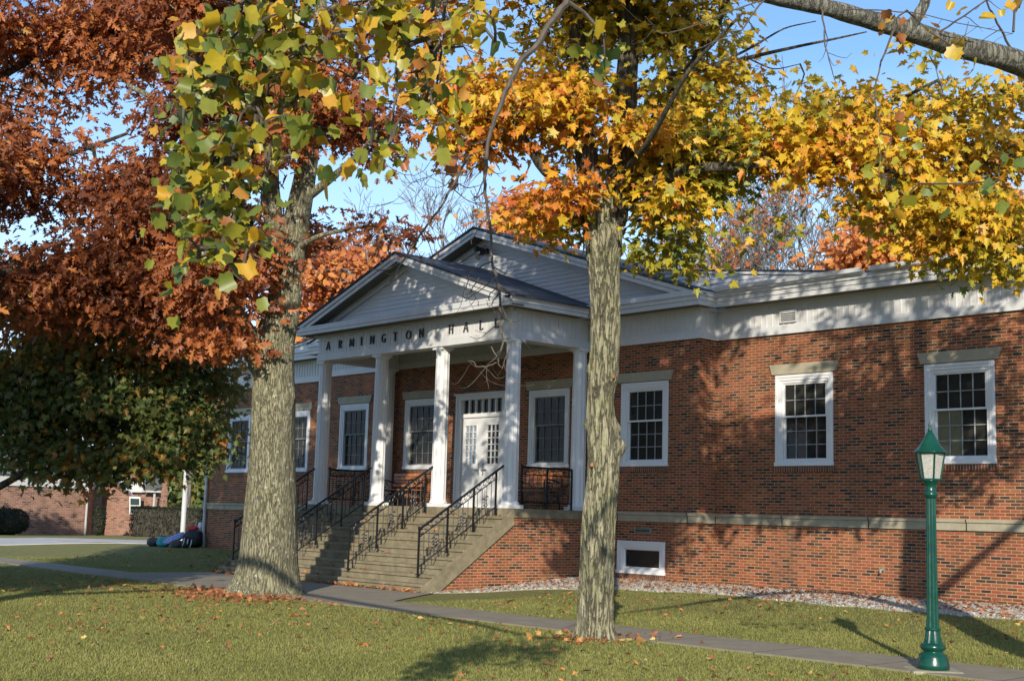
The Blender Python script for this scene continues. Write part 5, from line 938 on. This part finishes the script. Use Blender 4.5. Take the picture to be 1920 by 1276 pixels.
# piles: at the oak's foot, along the steps, in the gravel
oc = oak_tr[1][0]; n = 1500; r = RNG.gamma(2.2, .42, n)+.35; th = RNG.random(n)*2*math.pi; x = oc[0]+r*np.cos(th)*1.1; y = oc[1]+r*np.sin(th)*.8-.35; k = (y < -7.7); x, y = x[k], y[k]
flat_leaves(np.stack([x, y, [gz(a, c) for a, c in zip(x, y)]], 1), .095, .1+RNG.random(len(x))*.5, 'leaf_litter', 'rust brown leaves piled round the foot of the thick oak', .02, 'oak', .6)
mc = map_tr[1][0]; n = 150; r = RNG.gamma(2., .2, n)+.22; th = RNG.random(n)*2*math.pi; x = mc[0]+r*np.cos(th); y = mc[1]+r*np.sin(th)
flat_leaves(np.stack([x, y, [gz(a, c) for a, c in zip(x, y)]], 1), .08, .1+RNG.random(len(x))*.85, 'leaf_litter', 'dry leaves gathered round the foot of the knotty maple', .02, 'maple', .6)
L1 = []
for i in range(0, NR):
    m_ = 9 if i < 9 else 0
    for _ in range(m_):
        cx = RNG.random()*7.2-3.6; 
        for _ in range(int(RNG.integers(1, 5))): L1.append((cx+RNG.normal()*.12, PY-TD*i-RNG.random()*.2-.02+TD*0, -RH*(i+1)))
for _ in range(420): L1.append((RNG.random()*7.6-3.8, -4.68-abs(RNG.normal())*.07, gz(0, -4.7)+.02))
for _ in range(30): L1.append((RNG.random()*2+1.8, -.3-RNG.random()*1.5, 0))
L1 = [p for p in L1 if True]
flat_leaves(np.array(L1), .10, .1+RNG.random(len(L1))*.65, 'step_leaves', 'dry leaves lying on the concrete steps and along their foot', .012, 'oak', .45)
GF = np.array([(3.84, -4.6), (4.0, -4.25), (4.75, -2.65), (6.26, -1.85), (8.17, -1.42), (10.9, -1.68), (14.1, -1.65), (22, -1.7)])
gfy = lambda x: np.interp(x, GF[:, 0], GF[:, 1])+.05*np.sin(x*5.1)+.04*np.sin(x*11.3)
def gravel_pts(n):
    x = RNG.random(n)*18.1+3.85; y0 = gfy(x); y1 = np.where(x < 6.66, -.03, .49); k = RNG.random(n) < (y1-y0)/4.7; x, y0, y1 = x[k], y0[k], y1[k]
    y = y0+RNG.random(len(x))*(y1-y0); return np.stack([x, y, [gz(a, c) for a, c in zip(x, y)]], 1)
gx = np.concatenate([np.linspace(3.82, 6.64, 24), np.linspace(6.66, 22, 90)])
strip('gravel_bed', [(x, float(gfy(x))) for x in gx], [(x, -.001 if x < 6.65 else .529) for x in gx], M['gravelbed'], .012, 260)
P = gravel_pts(150000); V0 = np.array([(1, 0, 0), (-.5, .87, 0), (-.5, -.87, 0), (0, 0, .8)])
LEAF['pebble'] = (np.array([(.5, 0, 0), (0, .45, 0), (-.5, 0, 0), (0, -.5, 0), (0, 0, .4)]), [[0, 1, 4], [1, 2, 4], [2, 3, 4], [3, 0, 4]])
n = len(P); nrm = np.array([0, 0, 1.])+RNG.normal(size=(n, 3))*.35; tag(leaf_mesh('gravel', M['pebble'], None, P+[0, 0, .012], frames(nrm, RNG.normal(size=(n, 3))), .03+RNG.random(n)*.035, RNG.random(n), 'pebble'), 'pale gravel strip along the foot of the brick wall', 'gravel', kind='stuff')
P = gravel_pts(5200); flat_leaves(P, .095, .1+RNG.random(len(P))*.5, 'gravel_leaves', 'dry leaves caught in the gravel along the wall', .035, 'oak', .45)
